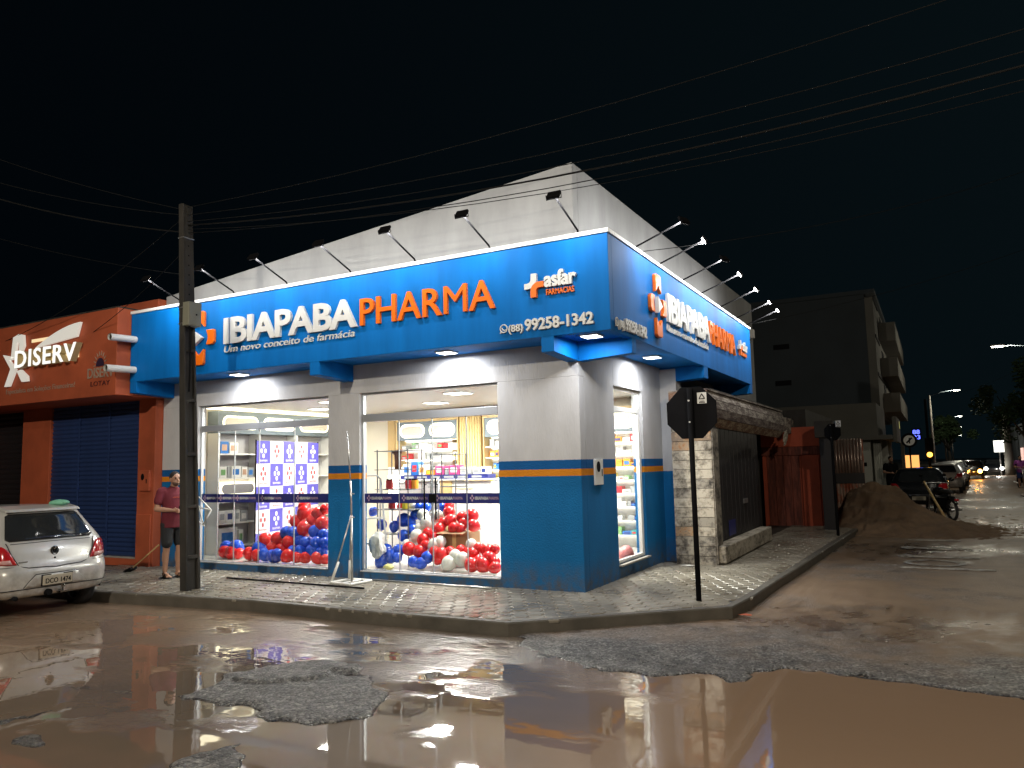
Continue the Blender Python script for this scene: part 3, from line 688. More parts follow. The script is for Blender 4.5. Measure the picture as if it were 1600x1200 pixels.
dpart('meter_dial', M['black'], MB().prism([(.045*math.cos(2*math.pi*k/16), .06*math.sin(2*math.pi*k/16)) for k in range(16)], (-8.80, -.2005, 1.64), (1, 0, 0), (0, 0, 1), (0, -.006, 0)), mb2)
dpart('meter_slot', M['black'], MB().box(-8.70, -8.68, -.205, -.2005, 1.52, 1.60), mb2)
def shutter(parent, x0, x1, y, z0, z1, m, pitch=.085):
    s = MB().box(x0, x1, y+.02, y+.04, z0, z1).build('roller_shutter', m, parent)
    z = z0; me = None; L = x1-x0-.01
    while z < z1-.01:
        h = min(pitch, z1-z)
        if me is None:
            bb = MB().add([(0, 0, 0), (L, 0, 0), (0, -.02, pitch*.35), (L, -.02, pitch*.35), (0, -.02, pitch*.75), (L, -.02, pitch*.75), (0, .0, pitch*.96), (L, .0, pitch*.96)], [(0, 1, 3, 2), (2, 3, 5, 4), (4, 5, 7, 6)])
            o = bb.build('slat', m, s, world=False, fixn=False); me = o.data
        else:
            o = bpy.data.objects.new('slat', me); col.objects.link(o); o.parent = s
        o.location = (x0+.005, y+.018, z); z += pitch
    return s
s = shutter(dv, -11.84, -9.02, -.10, .15, 3.09, M['shutter_blue'])
dpart('shutter_guide', M['shutter_blue'], MB().box(-9.98, -9.93, -.125, -.108, .15, 3.08).box(-10.93, -10.88, -.125, -.108, .15, 3.08), s)
shutter(dv, -14.6, -12.83, .05, .1, 3.09, M['shutter_dark'], .11)
# lit star sign
SY = -1.052
st = thing('star_sign', 'white lit star and swoosh sign with raised letters on terracotta fascia', 'shop sign', (-10.6, SY, 4))
def flat(poly, name, m, parent, d=.045):
    return MB().prism([(x, z) for x, z in poly], (0, SY-.03, 0), (1, 0, 0), (0, 0, 1), (0, -d, 0)).build(name, m, parent)
M['sign_white'] = M['sign_glow']; M['letter_lit'] = emis('lit_white_letter', (1, .98, .93), .95)
flat([(-11.60, 4.00), (-11.55, 4.42), (-11.36, 4.47), (-11.21, 4.44), (-11.17, 4.22), (-11.25, 4.10), (-11.34, 4.10), (-11.33, 4.30), (-11.42, 4.31), (-11.47, 4.02)], 'star_arm', M['sign_white'], st)
flat([(-11.88, 4.10), (-11.47, 4.02), (-11.34, 4.10), (-11.37, 3.98), (-11.66, 3.98), (-11.42, 3.78), (-11.62, 3.46), (-11.78, 3.46), (-11.60, 3.80)], 'star_body', M['sign_white'], st)
flat([(-11.38, 3.74), (-11.20, 3.52), (-11.00, 3.52), (-11.02, 3.62), (-11.24, 3.76)], 'star_foot', M['sign_white'], st)
sw = [(-10.80, 4.14)]+[(-10.80+1.40*t, 4.14+.36*(1-(1-t)**1.8)) for t in np.linspace(.1, 1, 8)]+[(-9.50, 4.24)]+[(-9.50-1.3*t, 4.24-.10*t) for t in np.linspace(.3, 1, 4)]
flat(sw, 'swoosh', M['sign_white'], st)
M['letter_side'] = mat('cream_letter_side', (.45, .38, .22), .5, vary=0)
_b = word('DISERV', (-11.34, SY-.03, 3.79), (1, 0, .0), (0, -1, 0), 1.98, .34, M['letter_side'], st, .014, .12, track=.05)
_f = word('DISERV', (-11.34, SY-.1505, 3.79), (1, 0, .0), (0, -1, 0), 1.98, .34, M['letter_lit'], None, .012, .012, track=.05, name='letter_face')
for a_, b_ in zip(_b, _f): adopt(b_, a_)
M['halo_led'] = emis('lit_sign_halo', (1, .72, .34), .8)
MB().box(-11.3, -9.5, SY-.028, SY-.012, 3.86, 4.06).build('halo_light', M['halo_led'], st)
MB().box(-11.0, -9.6, SY-.028, SY-.012, 4.27, 4.33).build('halo_light', M['halo_led'], st)
M['faded_letter'] = mat('faded_white_paint', (.36, .26, .20), .7, vary=.1)
word('Especialista em Soluções Financeiras!', (-11.85, SY-.001, 3.32), (1, 0, 0), (0, -1, 0), 2.25, .10, M['faded_letter'], st, .0, .004, False, name='tagline_letter')
cs = thing('sun_sign', 'small faded lettering under a dark half sun at the end of the terracotta fascia', 'shop sign', (-8.85, SY, 3.5))
word('DISERV', (-9.25, SY-.001, 3.44), (1, 0, 0), (0, -1, 0), .76, .19, M['faded_letter'], cs, .012, .012)
M['plum'] = mat('plum_print', (.03, .012, .04), .6)
M['plum2'] = mat('dark_red_print', (.09, .014, .012), .6)
MB().prism([(.11*math.cos(R(a)), .15*math.sin(R(a))) for a in range(0, 181, 15)], (-8.88, SY-.001, 3.645), (1, 0, 0), (0, 0, 1), (0, -.012, 0)).build('half_sun', M['plum'], cs)
ry = MB()
for a in range(0, 181, 20):
    c, s_ = math.cos(R(a)), math.sin(R(a)); ry.prism([(c*.14+s_*.012, s_*.185-c*.014), (c*.21, s_*.27), (c*.14-s_*.012, s_*.185+c*.014)], (-8.88, SY-.001, 3.655), (1, 0, 0), (0, 0, 1), (0, -.01, 0))
ry.build('sun_rays', M['faded_letter'], cs)
word('LOTAY', (-9.15, SY-.001, 3.29), (1, 0, 0), (0, -1, 0), .56, .09, M['plum2'], cs, .0, .008, True, name='small_lettering')

# ================================================================== STREET FURNITURE IN FRONT
# double-T concrete pole
pl = thing('utility_pole', 'dark stained concrete utility pole standing at the pavement edge', 'utility pole', (-5.5, -1.76, 0))
def lean(z): return (-5.49-.022*z, -1.78-.022*z)
def pole_ring(z, hw, hd, x0, x1, y0, y1):
    cx, cy = lean(z); return [(cx+x*hw, cy+y*hd, z) for x, y in ((x0, y0), (x1, y0), (x1, y1), (x0, y1))]
def taper(x0, x1, y0, y1, za, zb, m, name, bev=.006):
    sa, sb = 1-.30*za/5.8, 1-.30*zb/5.8
    a = pole_ring(za, sa, sa, x0, x1, y0, y1); bq = pole_ring(zb, sb, sb, x0, x1, y0, y1)
    return MB().add(a+bq, [(0, 3, 2, 1), (4, 5, 6, 7), (0, 1, 5, 4), (1, 2, 6, 5), (2, 3, 7, 6), (3, 0, 4, 7)]).build(name, m, pl, bevel=bev)
taper(-.072, .072, -.125, -.085, -.1, 5.78, M['concrete_dark'], 'front_flange'); taper(-.072, .072, .085, .125, -.1, 5.78, M['concrete_dark'], 'rear_flange')
web = taper(-.024, .024, -.085, .085, -.1, 5.78, M['concrete_dark'], 'web')
for z in (.45, 1.18, 1.95, 2.75, 3.5):
    taper(-.068, .068, -.085, .085, z, z+.05, M['concrete_dark'], 'rib', .004)
taper(-.070, .070, -.084, .084, 4.26, 5.77, M['concrete_dark'], 'solid_head', .004)
for k in range(6):
    z = 4.38+k*.15; cx, cy = lean(z); s_ = 1-.3*z/5.8
    MB().prism([(.012*math.cos(2*math.pi*i/10), .012*math.sin(2*math.pi*i/10)) for i in range(10)], (cx+.0705*s_, cy, z), (0, 1, 0), (0, 0, 1), (.003, 0, 0)).build('bolt_hole', M['black'], pl)
for z in (5.25, 3.93, 4.17):
    cx, cy = lean(z); s_ = 1-.3*z/5.8
    MB().tube([(cx+x*s_, cy+y*s_, z) for x, y in ((-.078, -.13), (.078, -.13), (.078, .13), (-.078, .13), (-.078, -.13))], .009, 6).build('steel_band', M['steel'], pl)
M['box_grey'] = mat('olive_grey_paint', (.22, .22, .17), .5, vary=.1)
cx, cy = lean(4.07)
eb = thing('electrical_box', 'olive grey electrical box strapped high on the concrete pole', 'electrical box', (cx+.15, cy, 3.9))
MB().box(cx+.062, cx+.20, cy-.13, cy+.10, 3.88, 4.24).build('box_body', M['box_grey'], eb, bevel=.008)
MB().box(cx+.201, cx+.207, cy-.115, cy+.085, 3.90, 4.22).build('box_door', M['box_grey'], eb, bevel=.003)
MB().tube([(cx+.2075, cy+.0, 4.05), (cx+.217, cy+.0, 4.05)], .012, 8).build('box_lock', M['black'], eb)
MB().tube([(cx+.13, cy-.05, 3.885), (cx+.12, cy-.07, 3.84), (cx+.10, cy-.03, 3.86), (cx+.09, cy, 3.5), (cx+.085, cy, 2.9)], .014, 6).build('box_cable', M['black'], eb)
# stop sign seen from behind
def stop_sign(x, y, z, r, label, rz, st=True):
    t = thing('stop_sign', label, 'road sign', (x, y, -.02), rz, group=None)
    MB().tube([(0, -.045, 0), (-.0, -.045, z+r*.95)], .034, 10).build('post', M['black'], t, world=False, smooth=True)
    p = MB().prism([(r/math.cos(R(22.5))*math.cos(R(22.5+45*k)), r/math.cos(R(22.5))*math.sin(R(22.5+45*k))) for k in range(8)], (0, .0, z), (1, 0, 0), (0, 0, 1), (0, .012, 0)).build('sign_plate', M['black'], t, world=False, bevel=.003)
    MB().box(.085, .205, -.003, -.0008, z+.11, z+.25).build('sticker', M['white_paint'], t, world=False)
    tri = MB(); c = Vector((.145, -.0045, z+.19))
    pts = [c+Vector((.042*math.cos(R(90+120*k)), 0, .042*math.sin(R(90+120*k)))) for k in (0, 1, 2)]
    for k in range(3): tri.tube([pts[k], pts[(k+1) % 3]], .006, 5)
    tri.box(.105, .185, -.0045, -.0035, z+.118, z+.128).box(.115, .175, -.0045, -.0035, z+.134, z+.141)
    tri.build('sticker_print', M['black'], t, world=False)
    for q in (z-.12, z+.15): MB().tube([(0, -.085, q), (0, -.075, q)], .012, 8).build('bolt', M['steel'], t, world=False)
    return t
stop_sign(1.535, .0, 2.33, .325, 'black back of an octagonal stop sign on the near kerb corner', R(-4))
stop_sign(2.24, 9.0, 2.30, .19, 'dark back of a smaller octagonal sign further along the side pavement', R(-20))
# banner stand
bs = thing('banner_stand', 'silver telescopic banner stand with square foot frame by glass doors', 'banner stand', (-3.56, -.48, 0))
x, y = -3.57, -.47
MB().tube([(x, y, .03), (x+.01, y-.02, 1.0)], .018, 8).tube([(x+.01, y-.02, 1.0), (x-.0, y-.03, 1.52)], .014, 8).build('lower_pole', M['steel'], bs, smooth=True)
MB().tube([(x, y-.03, 1.52), (x-.05, y-.05, 2.27)], .010, 8).build('upper_pole', M['steel'], bs, smooth=True)
f = MB()
for a, b_ in (((-3.86, -.60), (-3.80, -.20)), ((-3.80, -.20), (-3.40, -.22)), ((-3.40, -.22), (-3.44, -.66)), ((-3.44, -.66), (-3.86, -.60)), ((-3.62, -.63), (-3.60, -.21))): f.tube([(a[0], a[1], .02), (b_[0], b_[1], .02)], .018, 6)
f.build('foot_frame', M['white_paint'], bs)
for (dx_, dy_) in ((-.30, -.10), (-.22, .20)):
    MB().tube([(x+.01, y-.02, 1.02), (x+dx_, y+dy_, .04)], .012, 8).build('brace', M['steel'], bs, smooth=True)
    MB().tube([(x+dx_*.68, y+dy_*.68, .32), (x+dx_, y+dy_, .04)], .02, 8).build('brace_foot', M['white_paint'], bs, smooth=True)
for z in (.98, 1.33): MB().tube([(x-.02, y-.025, z), (x+.07, y-.03, z)], .009, 6).build('clamp_knob', M['steel'], bs)
def rod(a, b, r, m, label, name='metal_rod'):
    tag(MB().tube([a, b], r, 8).build(name, m, smooth=True), label, 'rod', 'loose rods lying by the shop front')
rod((-5.89, -.76, .014), (-3.03, -.85, .016), .013, M['black'], 'long dark metal rod lying on the pavers before the banner stand')
rod((-3.45, -.14, .016), (-1.31, -.21, .016), .013, M['steel'], 'thin silver rod lying along the wall under the glass doors')
# broom leaning by the orange pilaster
br = thing('broom', 'stick broom leaning against the terracotta pilaster', 'broom', (-8.3, -.73, 0))
MB().tube([(-8.31, -.73, .04), (-7.77, -.60, .46)], .012, 8).build('handle', M['gold'], br); MB().obox((-8.33, -.735, .03), (.06, .02, .03), (-.03, .09, 0), (-.01, 0, .02)).build('brush_head', M['black'], br)
# folding frame (white tubes) by the pole
wf = thing('folding_frame', 'white tubular folding frame leaning beside the concrete pole', 'frame', (-7.1, -.4, 0))
for a, b_ in (((-7.14, -.33, 1.30), (-6.76, -.35, 1.05)), ((-6.76, -.35, 1.05), (-6.95, -.36, .80)), ((-7.11, -.33, 1.13), (-6.93, -.36, .79)), ((-7.12, -.36, .90), (-6.92, -.36, .78)), ((-7.12, -.35, 1.10), (-6.78, -.35, 1.06)), ((-7.14, -.33, 1.30), (-7.22, -.34, .02)), ((-7.12, -.35, 1.12), (-7.17, -.55, .02))):
    MB().tube([a, b_], .011, 8).build('tube', M['white_paint'], wf, smooth=True)
# litter along the kerb
M['litter'] = mat('white_plastic_scrap', (.7, .69, .66), .4)
def litter(x, y, s, label, m, rz):
    b = MB(); n = 7
    for i in range(n):
        a = 2*math.pi*i/n; b.v.append((x+s*(1+.4*math.sin(3*a))*math.cos(a+rz), y+s*.35*math.sin(a+rz), -.112+random.uniform(0, .012)))
    b.v.append((x, y, -.092)); b.f += [(i, (i+1) % n, n) for i in range(n)]
    tag(b.build('litter', m), label, 'litter', 'litter lying along the kerb')
litter(.98, -1.10, .11, 'crumpled white plastic scrap lying by the kerb corner', M['litter'], .6)
litter(1.28, -.86, .10, 'smaller torn paper scrap beside the white scrap at the kerb', M['white_paint'], .8)
litter(2.12, -.18, .08, 'thin red scrap in the gutter by the kerb bend', M['terracotta'], .9)
litter(.55, 3.0, .12, 'white paper scrap on the pavement by the peeling pillar', M['litter'], .2)
bpy.data.objects['litter.003'].location.z = .115
BALLOONS = [('b',-3.67,0.98,0.83,0.096),('b',-3.51,0.95,0.79,0.07),('b',-3.42,0.87,0.69,0.072),('b',-3.55,0.8,0.59,0.087),('b',-3.82,0.91,0.73,0.074),('b',-3.49,1.04,0.91,0.074),('b',-3.47,1.13,1.04,0.07),('b',-3.32,1.13,1.04,0.07),('b',-3.01,1.13,1.04,0.07),('b',-4.4,1.08,0.96,0.07),('b',-4.1,0.93,0.75,0.075),('b',-3.78,0.63,0.37,0.086),('b',-3.77,0.49,0.2,0.088),('b',-3.63,0.57,0.29,0.1),('b',-3.53,0.63,0.37,0.093),('b',-3.49,0.54,0.27,0.078),('b',-3.13,0.49,0.22,0.076),('b',-2.97,0.46,0.2,0.083),('b',-2.91,0.54,0.29,0.09),('w',-3.33,1.04,0.91,0.085),('w',-3.04,1.03,0.9,0.087),('w',-3.18,0.95,0.79,0.101),('w',-3.29,0.88,0.71,0.07),('w',-3.28,0.79,0.59,0.1),('w',-3.41,0.7,0.47,0.071),('w',-2.87,0.69,0.48,0.084),('w',-2.78,0.73,0.52,0.084),('w',-2.39,0.55,0.33,0.088),('w',-2.24,0.52,0.29,0.094),('w',-2.45,0.46,0.22,0.101),('w',-2.19,0.7,0.5,0.07),('w',-3.64,1.14,1.05,0.075),('r',-2.83,1.07,0.96,0.086),('r',-2.87,1.14,1.05,0.07),('r',-2.75,0.98,0.84,0.085),('r',-2.87,0.95,0.8,0.071),('r',-2.89,0.87,0.7,0.085),('r',-2.54,1.01,0.88,0.085),('r',-2.47,0.95,0.8,0.077),('r',-2.61,0.88,0.72,0.081),('r',-2.49,0.88,0.72,0.077),('r',-2.38,1.03,0.91,0.099),('r',-2.28,0.92,0.77,0.084),('r',-3.09,0.83,0.64,0.074),('r',-3.13,0.75,0.54,0.085),('r',-2.93,0.78,0.59,0.07),('r',-3.32,0.64,0.4,0.092),('r',-3.1,0.61,0.37,0.087),('r',-3.04,0.68,0.46,0.07),('r',-2.82,0.61,0.37,0.072),('r',-2.66,0.57,0.33,0.103),('r',-2.69,0.51,0.27,0.075),('r',-2.53,0.62,0.39,0.071),('r',-2.34,0.63,0.41,0.07),('r',-2.08,0.59,0.37,0.087),('r',-2.02,0.65,0.45,0.081),('r',-1.86,0.62,0.42,0.083),('r',-1.74,0.64,0.44,0.073),('r',-1.77,0.53,0.32,0.095),('r',-2.02,0.43,0.21,0.099),('r',-1.83,0.43,0.22,0.105),('r',-1.61,0.41,0.2,0.08),('r',-2.19,0.6,0.38,0.07),('r',-1.65,0.49,0.28,0.07),('r',-1.95,0.5,0.28,0.07),('r',-3.85,1.14,1.05,0.07),('r',-5.8,0.88,0.94,0.11),('r',-5.85,0.93,1.03,0.097),('r',-5.92,0.8,0.79,0.103),('r',-5.64,0.73,0.67,0.124),('r',-5.47,0.87,0.92,0.109),('r',-5.55,0.82,0.82,0.095),('r',-5.28,0.78,0.76,0.107),('r',-5.35,0.91,1.0,0.086),('r',-6.49,0.63,0.47,0.111),('r',-6.19,0.64,0.49,0.11),('r',-6.24,0.55,0.33,0.095),('r',-6.0,0.54,0.31,0.101),('r',-5.89,0.61,0.44,0.102),('r',-5.76,0.44,0.21,0.1),('r',-5.53,0.44,0.2,0.088),('r',-5.34,0.43,0.2,0.087),('r',-5.08,0.43,0.21,0.091),('r',-4.9,0.43,0.19,0.077),('r',-6.71,0.46,0.22,0.103),('r',-6.51,0.45,0.21,0.091),('b',-6.04,0.69,0.59,0.103),('b',-5.86,0.69,0.59,0.102),('b',-5.39,0.71,0.63,0.101),('b',-5.66,0.62,0.47,0.085),('b',-5.5,0.6,0.44,0.1),('b',-5.54,0.52,0.31,0.093),('b',-5.28,0.52,0.32,0.097),('b',-5.06,0.51,0.29,0.091),('b',-5.22,0.59,0.43,0.11),('b',-5.16,0.67,0.58,0.093),('b',-5.05,0.59,0.44,0.088),('b',-6.55,0.55,0.32,0.115),('b',-6.31,0.46,0.22,0.102),('b',-6.01,0.45,0.22,0.101),('b',-5.74,0.53,0.31,0.08),('b',-6.15,0.45,0.21,0.09),('b',-7.51,0.64,0.31,0.105),('b',-7.23,0.64,0.32,0.11),('r',-7.46,0.58,0.21,0.098),('r',-7.25,0.58,0.22,0.109),('r',-7.1,0.58,0.2,0.085),('r',-7.28,0.55,0.2,0.085)]
# ================================================================== INSIDE THE SHOP
il = [(-6.9, 2.5), (-5.6, 1.4), (-4.3, 2.9), (-2.9, 1.5), (-1.6, 2.9), (-.8, 1.6)]
inl = ('far left of the ceiling inside the shop', 'ceiling behind the right part of the wide window', 'ceiling deep inside behind the doors', 'ceiling just behind the glass doors', 'ceiling deep inside the right end', 'ceiling behind the narrow side window')
for (x, y), s_ in zip(il, inl):
    t = thing('ceiling_light', 'square lit panel in the '+s_, 'ceiling light', (x, y, 2.955), group='square ceiling panels inside the shop')
    MB().box(x-.2, x+.2, y-.2, y+.2, 2.945, 2.958).build('light_frame', M['white_int'], t); MB().box(x-.18, x+.18, y-.18, y+.18, 2.940, 2.9445).build('diffuser', M['panel_int'], t)
    area('ceiling_glow', t, (x, y, 2.93), (0, 0, -1), .36, .36, 95 if x < -5 else 150, (1, .96, .88))
def capsule(y0, z0, w_, h_): return [(y0+p[0], z0+p[1]) for p in rrect(w_, h_, h_/2-.001, 8)]
M['oval_glow'] = emis('lit_oval_rim', (1, .86, .58), 3.2)
# white shelving along the left wall
ls = thing('side_shelving', 'white shelf unit with glowing oval niches on the left inner wall', 'shelving', (-8.3, 2.4, .1))
b = MB()
for y0, y1 in ((.93, .97), (1.97, 2.01), (3.05, 3.09), (4.13, 4.17)): b.box(-8.41, -8.10, y0, y1, .105, 2.46)
b.build('side_panel', M['white_int'], ls, bevel=.003)
MB().box(-8.41, -8.39, .97, 4.13, .105, 2.46).build('back_panel', M['grey_int'], ls)
for k, z in enumerate((.24, .70, 1.12, 1.58, 2.06)):
    for y0, y1 in ((.971, 1.969), (2.011, 3.049), (3.091, 4.129)): MB().box(-8.388, -8.11, y0, y1, z-.03, z).build('shelf', M['white_int'], ls, bevel=.002)
MB().box(-8.41, -8.12, .93, 4.17, 2.462, 2.90).build('header_panel', M['slate'], ls)
for y in (1.50, 2.56, 3.62):
    o = MB().prism(capsule(y, 2.68, .92, .27), (-8.118, 0, 0), (0, 1, 0), (0, 0, 1), (.012, 0, 0)).build('oval_rim', M['oval_glow'], ls)
    MB().prism(capsule(y, 2.68, .84, .19), (-8.1055, 0, 0), (0, 1, 0), (0, 0, 1), (.010, 0, 0)).build('oval_face', M['cream'], ls)
o = MB().prism(capsule(1.47, 1.36, .90, .27), (-8.3895, 0, 0), (0, 1, 0), (0, 0, 1), (.25, 0, 0)).build('oval_rim', M['oval_glow'], ls)
MB().prism(capsule(1.47, 1.36, .82, .19), (-8.139, 0, 0), (0, 1, 0), (0, 0, 1), (.010, 0, 0)).build('oval_face', M['grey_int'], ls)
# nappy packs etc. on it
PK = {'w': M['white_int'], 'b': mat('blue_pack', (.03, .17, .50), .4), 'g': mat('green_pack', (.20, .42, .16), .4), 'r': mat('red_pack', (.55, .03, .04), .4), 'o': mat('orange_pack', (.75, .30, .03), .4),
      'y': mat('yellow_pack', (.75, .60, .05), .4), 'p': mat('pink_pack', (.60, .08, .24), .4), 'n': mat('navy_pack', (.03, .05, .20), .4), 'k': mat('grey_pack', (.35, .36, .36), .5), 't': mat('turquoise_pack', (.05, .40, .38), .4), 's': mat('skin_print', (.55, .34, .22), .5)}
CN = {'w': 'white', 'b': 'blue', 'g': 'green', 'r': 'red', 'o': 'orange', 'y': 'yellow', 'p': 'pink', 'n': 'navy', 'k': 'grey', 't': 'turquoise', 's': 'beige'}
def pack(x0, x1, y0, y1, z, h, c, label, group, face='x', strip=None, name='package', cat='package'):
    t = thing(name, label, cat, ((x0+x1)/2, (y0+y1)/2, z), group=group)
    MB().box(x0, x1, y0, y1, z+.001, z+h).build('pack_body', PK[c], t, bevel=.004)
    if strip:
        if face == 'x': MB().box(x1+.001, x1+.003, y0+.15*(y1-y0), y1-.2*(y1-y0), z+.25*h, z+.75*h).build('pack_print', PK[strip], t)
        else: MB().box(x0+.15*(x1-x0), x1-.2*(x1-x0), y0-.003, y0-.001, z+.25*h, z+.75*h).build('pack_print', PK[strip], t)
    return t
for z, row in ((2.06, [(1.02, .20, .24, 'b', 's'), (1.24, .22, .22, 'w', 's')]), (1.58, [(1.01, .17, .22, 'w', 'g'), (1.20, .08, .22, 'k', None), (1.30, .24, .23, 'w', 'b'), (1.56, .15, .22, 'w', 's'), (1.73, .14, .2, 'k', 'b')]),
               (.70, [(1.01, .16, .24, 'w', 'k'), (1.19, .18, .24, 'w', 'n'), (1.40, .13, .24, 'w', 'k'), (1.55, .17, .22, 'k', 'w')]), (.24, [(1.01, .46, .36, 'w', 'b'), (1.50, .12, .3, 'w', 'g')])):
    nm = {2.06: 'top', 1.58: 'second', .70: 'fourth', .24: 'lowest'}[z]
    for k, (y0, wy, h, c, st_) in enumerate(row):
        pack(-8.36, -8.14, y0, y0+wy, z, h, c, '%s nappy pack with %s print, %s on the %s shelf of the white side unit' % (CN[c], CN[st_] if st_ else 'no', ('first', 'second', 'third', 'fourth', 'fifth')[k], nm), 'nappy packs on the side shelving', 'x', st_)
# photo backdrop with chequered print
bd = thing('photo_backdrop', 'blue and white chequered photo backdrop with cross emblems behind the wide window', 'backdrop', (-7.35, 2.1, .1))
P0 = Vector((-7.14, 1.0, 0)); D = Vector((-.196, .981, 0)); Nn = Vector((.981, .196, 0)); cw = .44
M['print_blue'] = mat('blue_violet_print', (.07, .06, .36), .5, vary=.1, vscale=2, bs=.3, bscale=3)
M['print_white'] = mat('white_print', (.74, .72, .74), .5, vary=.05, bs=.3, bscale=3)
M['print_red'] = mat('maroon_print', (.30, .04, .05), .5)
for i in range(5):
    for j in range(5):
        dark = (i+j) % 2 == 0
        o = P0+D*(i*cw)+Vector((0, 0, 2.28-(j+1)*cw))
        pn = MB().prism([(.001, .001), (cw-.001, .001), (cw-.001, cw-.001), (.001, cw-.001)], o, D, (0, 0, 1), Nn*.004).build('print_square', M['print_blue' if dark else 'print_white'], bd)
        cc = o+D*(cw*.5)+Vector((0, 0, cw*.56))+Nn*.0045
        e = MB()
        for k, (dx_, dz_) in enumerate(((0, .095), (0, -.095), (-.06, 0), (.06, 0))):
            e.prism([(dx_+p[0], dz_+p[1]) for p in rrect(.07, .085, .03, 3)], cc, D, (0, 0, 1), Nn*.001)
        e.build('print_emblem', M['print_white' if dark else 'print_red'], pn)
        q = MB().prism([(-.13, -.20), (.13, -.20), (.13, -.172), (-.13, -.172)], cc, D, (0, 0, 1), Nn*.001)
        word('IBIAPABA', cc+D*(-.13)+Vector((0, 0, -.205)), D, Nn, .26, .04, M['print_white' if dark else 'print_red'], pn, .01, .001, True, name='print_lettering')
for s_ in (0, 5*cw): MB().tube([P0+D*s_-Nn*.01+Vector((0, 0, .105)), P0+D*s_-Nn*.01+Vector((0, 0, 2.30))], .014, 6).build('backdrop_pole', M['black'], bd)
# back wall shelving
def back_unit(x0, x1, shelves, label, ovals):
    t = thing('wall_shelving', label, 'shelving', ((x0+x1)/2, 4.45, .1))
    MB().box(x0, x0+.03, 4.25, 4.615, .105, 2.78).build('side_panel', M['gold'], t); MB().box(x1-.03, x1, 4.25, 4.615, .105, 2.78).build('side_panel', M['gold'], t)
    MB().box(x0+.03, x1-.03, 4.595, 4.615, .105, 2.30).build('back_panel', M['white_int'], t)
    MB().box(x0+.03, x1-.03, 4.27, 4.615, 2.302, 2.70).build('header_panel', M['slate'], t); MB().box(x0+.03, x1-.03, 4.25, 4.615, 2.702, 2.78).build('cornice', M['gold'], t)
    for z in shelves:
        sh = MB().box(x0+.031, x1-.031, 4.29, 4.594, z-.025, z).build('shelf', M['white_int'], t, bevel=.002)
        MB().box(x0+.04, x1-.04, 4.55, 4.58, z-.036, z-.026).build('shelf_light', M['led_white'], sh)
    MB().box(x0+.04, x1-.04, 4.55, 4.58, 2.285, 2.30).build('top_light', M['led_white'], t)
    for x in ovals:
        o = MB().prism(capsule(x, 2.50, .66, .30), (0, 4.268, 0), (1, 0, 0), (0, 0, 1), (0, -.012, 0)).build('oval_rim', M['oval_glow'], t)
        MB().prism(capsule(x, 2.50, .56, .20), (0, 4.2555, 0), (1, 0, 0), (0, 0, 1), (0, -.008, 0)).build('oval_face', M['cream'], t)
    return t
SH = (.35, .62, .88, 1.13, 1.38, 1.63, 1.88, 2.10)
back_unit(-6.30, -4.66, SH, 'lit back wall shelving with oval panels left of the ribbed column', (-5.86, -5.08))
back_unit(-4.05, -.25, SH, 'lit back wall shelving right of the ribbed column', (-3.62, -2.75, -1.9, -1.05))
# ribbed oak column
cl = thing('ribbed_column', 'ribbed pale oak column between the lit wall shelves', 'column', (-4.36, 4.3, .1))
MB().box(-4.62, -4.10, 4.25, 4.60, .105, 2.94).build('column_core', M['gold'], cl)
for k in range(8):
    MB().tube([(-4.585+k*.064, 4.245, .106), (-4.585+k*.064, 4.245, 2.94)], .026, 8).build('rib', M['gold'], cl, smooth=True)
# goods on the back shelves
rs = random.Random(3)
def goods(x0, x1, z, y0, y1, hmax, pal, where):
    x = x0
    while x < x1-.06:
        if rs.random() < .08: x += rs.uniform(.05, .16); continue
        wd = rs.uniform(.06, .17); h = rs.uniform(.06, hmax); c = rs.choice(pal)
        o = MB().box(x, min(x+wd, x1), y0, y1, z+.001, z+h).build('goods_box', PK[c])
        tag(o, '%s %s box %s' % (CN[c], 'tall' if h > .7*hmax else ('flat' if h < .5*hmax else 'squat'), where), 'product box', 'product boxes on the lit back shelves')
        if rs.random() < .6: MB().box(x+.15*wd, min(x+wd, x1)-.15*wd, y0-.004, y0-.001, z+.25*h, z+.7*h).build('box_print', PK[rs.choice('wwbrnygk')], o)
        x += wd+rs.choice((.005, .005, .02))
nmz = {2.10: 'top', 1.88: 'second', 1.63: 'third', 1.38: 'fourth', 1.13: 'fifth', .88: 'sixth', .62: 'seventh', .35: 'lowest'}
for z, pal in ((2.10, 'wwrgkw'), (1.88, 'rrkwwk'), (1.63, 'kwkwp')):
    goods(-6.22, -4.72, z, 4.36, 4.54, .14, pal, 'on the %s shelf left of the ribbed column' % nmz[z])
for z, pal in ((2.10, 'owrwnk'), (1.88, 'kwworo'), (1.63, 'yorbw'), (1.38, 'gybw'), (1.13, 'rnwk'), (.88, 'wkwn'), (.62, 'nkww'), (.35, 'tgrb')):
    goods(-3.95, -2.9, z, 4.36, 4.54, .16, pal, 'on the %s shelf just right of the ribbed column' % nmz[z])
    goods(-1.75, -.40, z, 4.36, 4.54, .17, pal, 'on the %s shelf seen through the side window' % nmz[z])
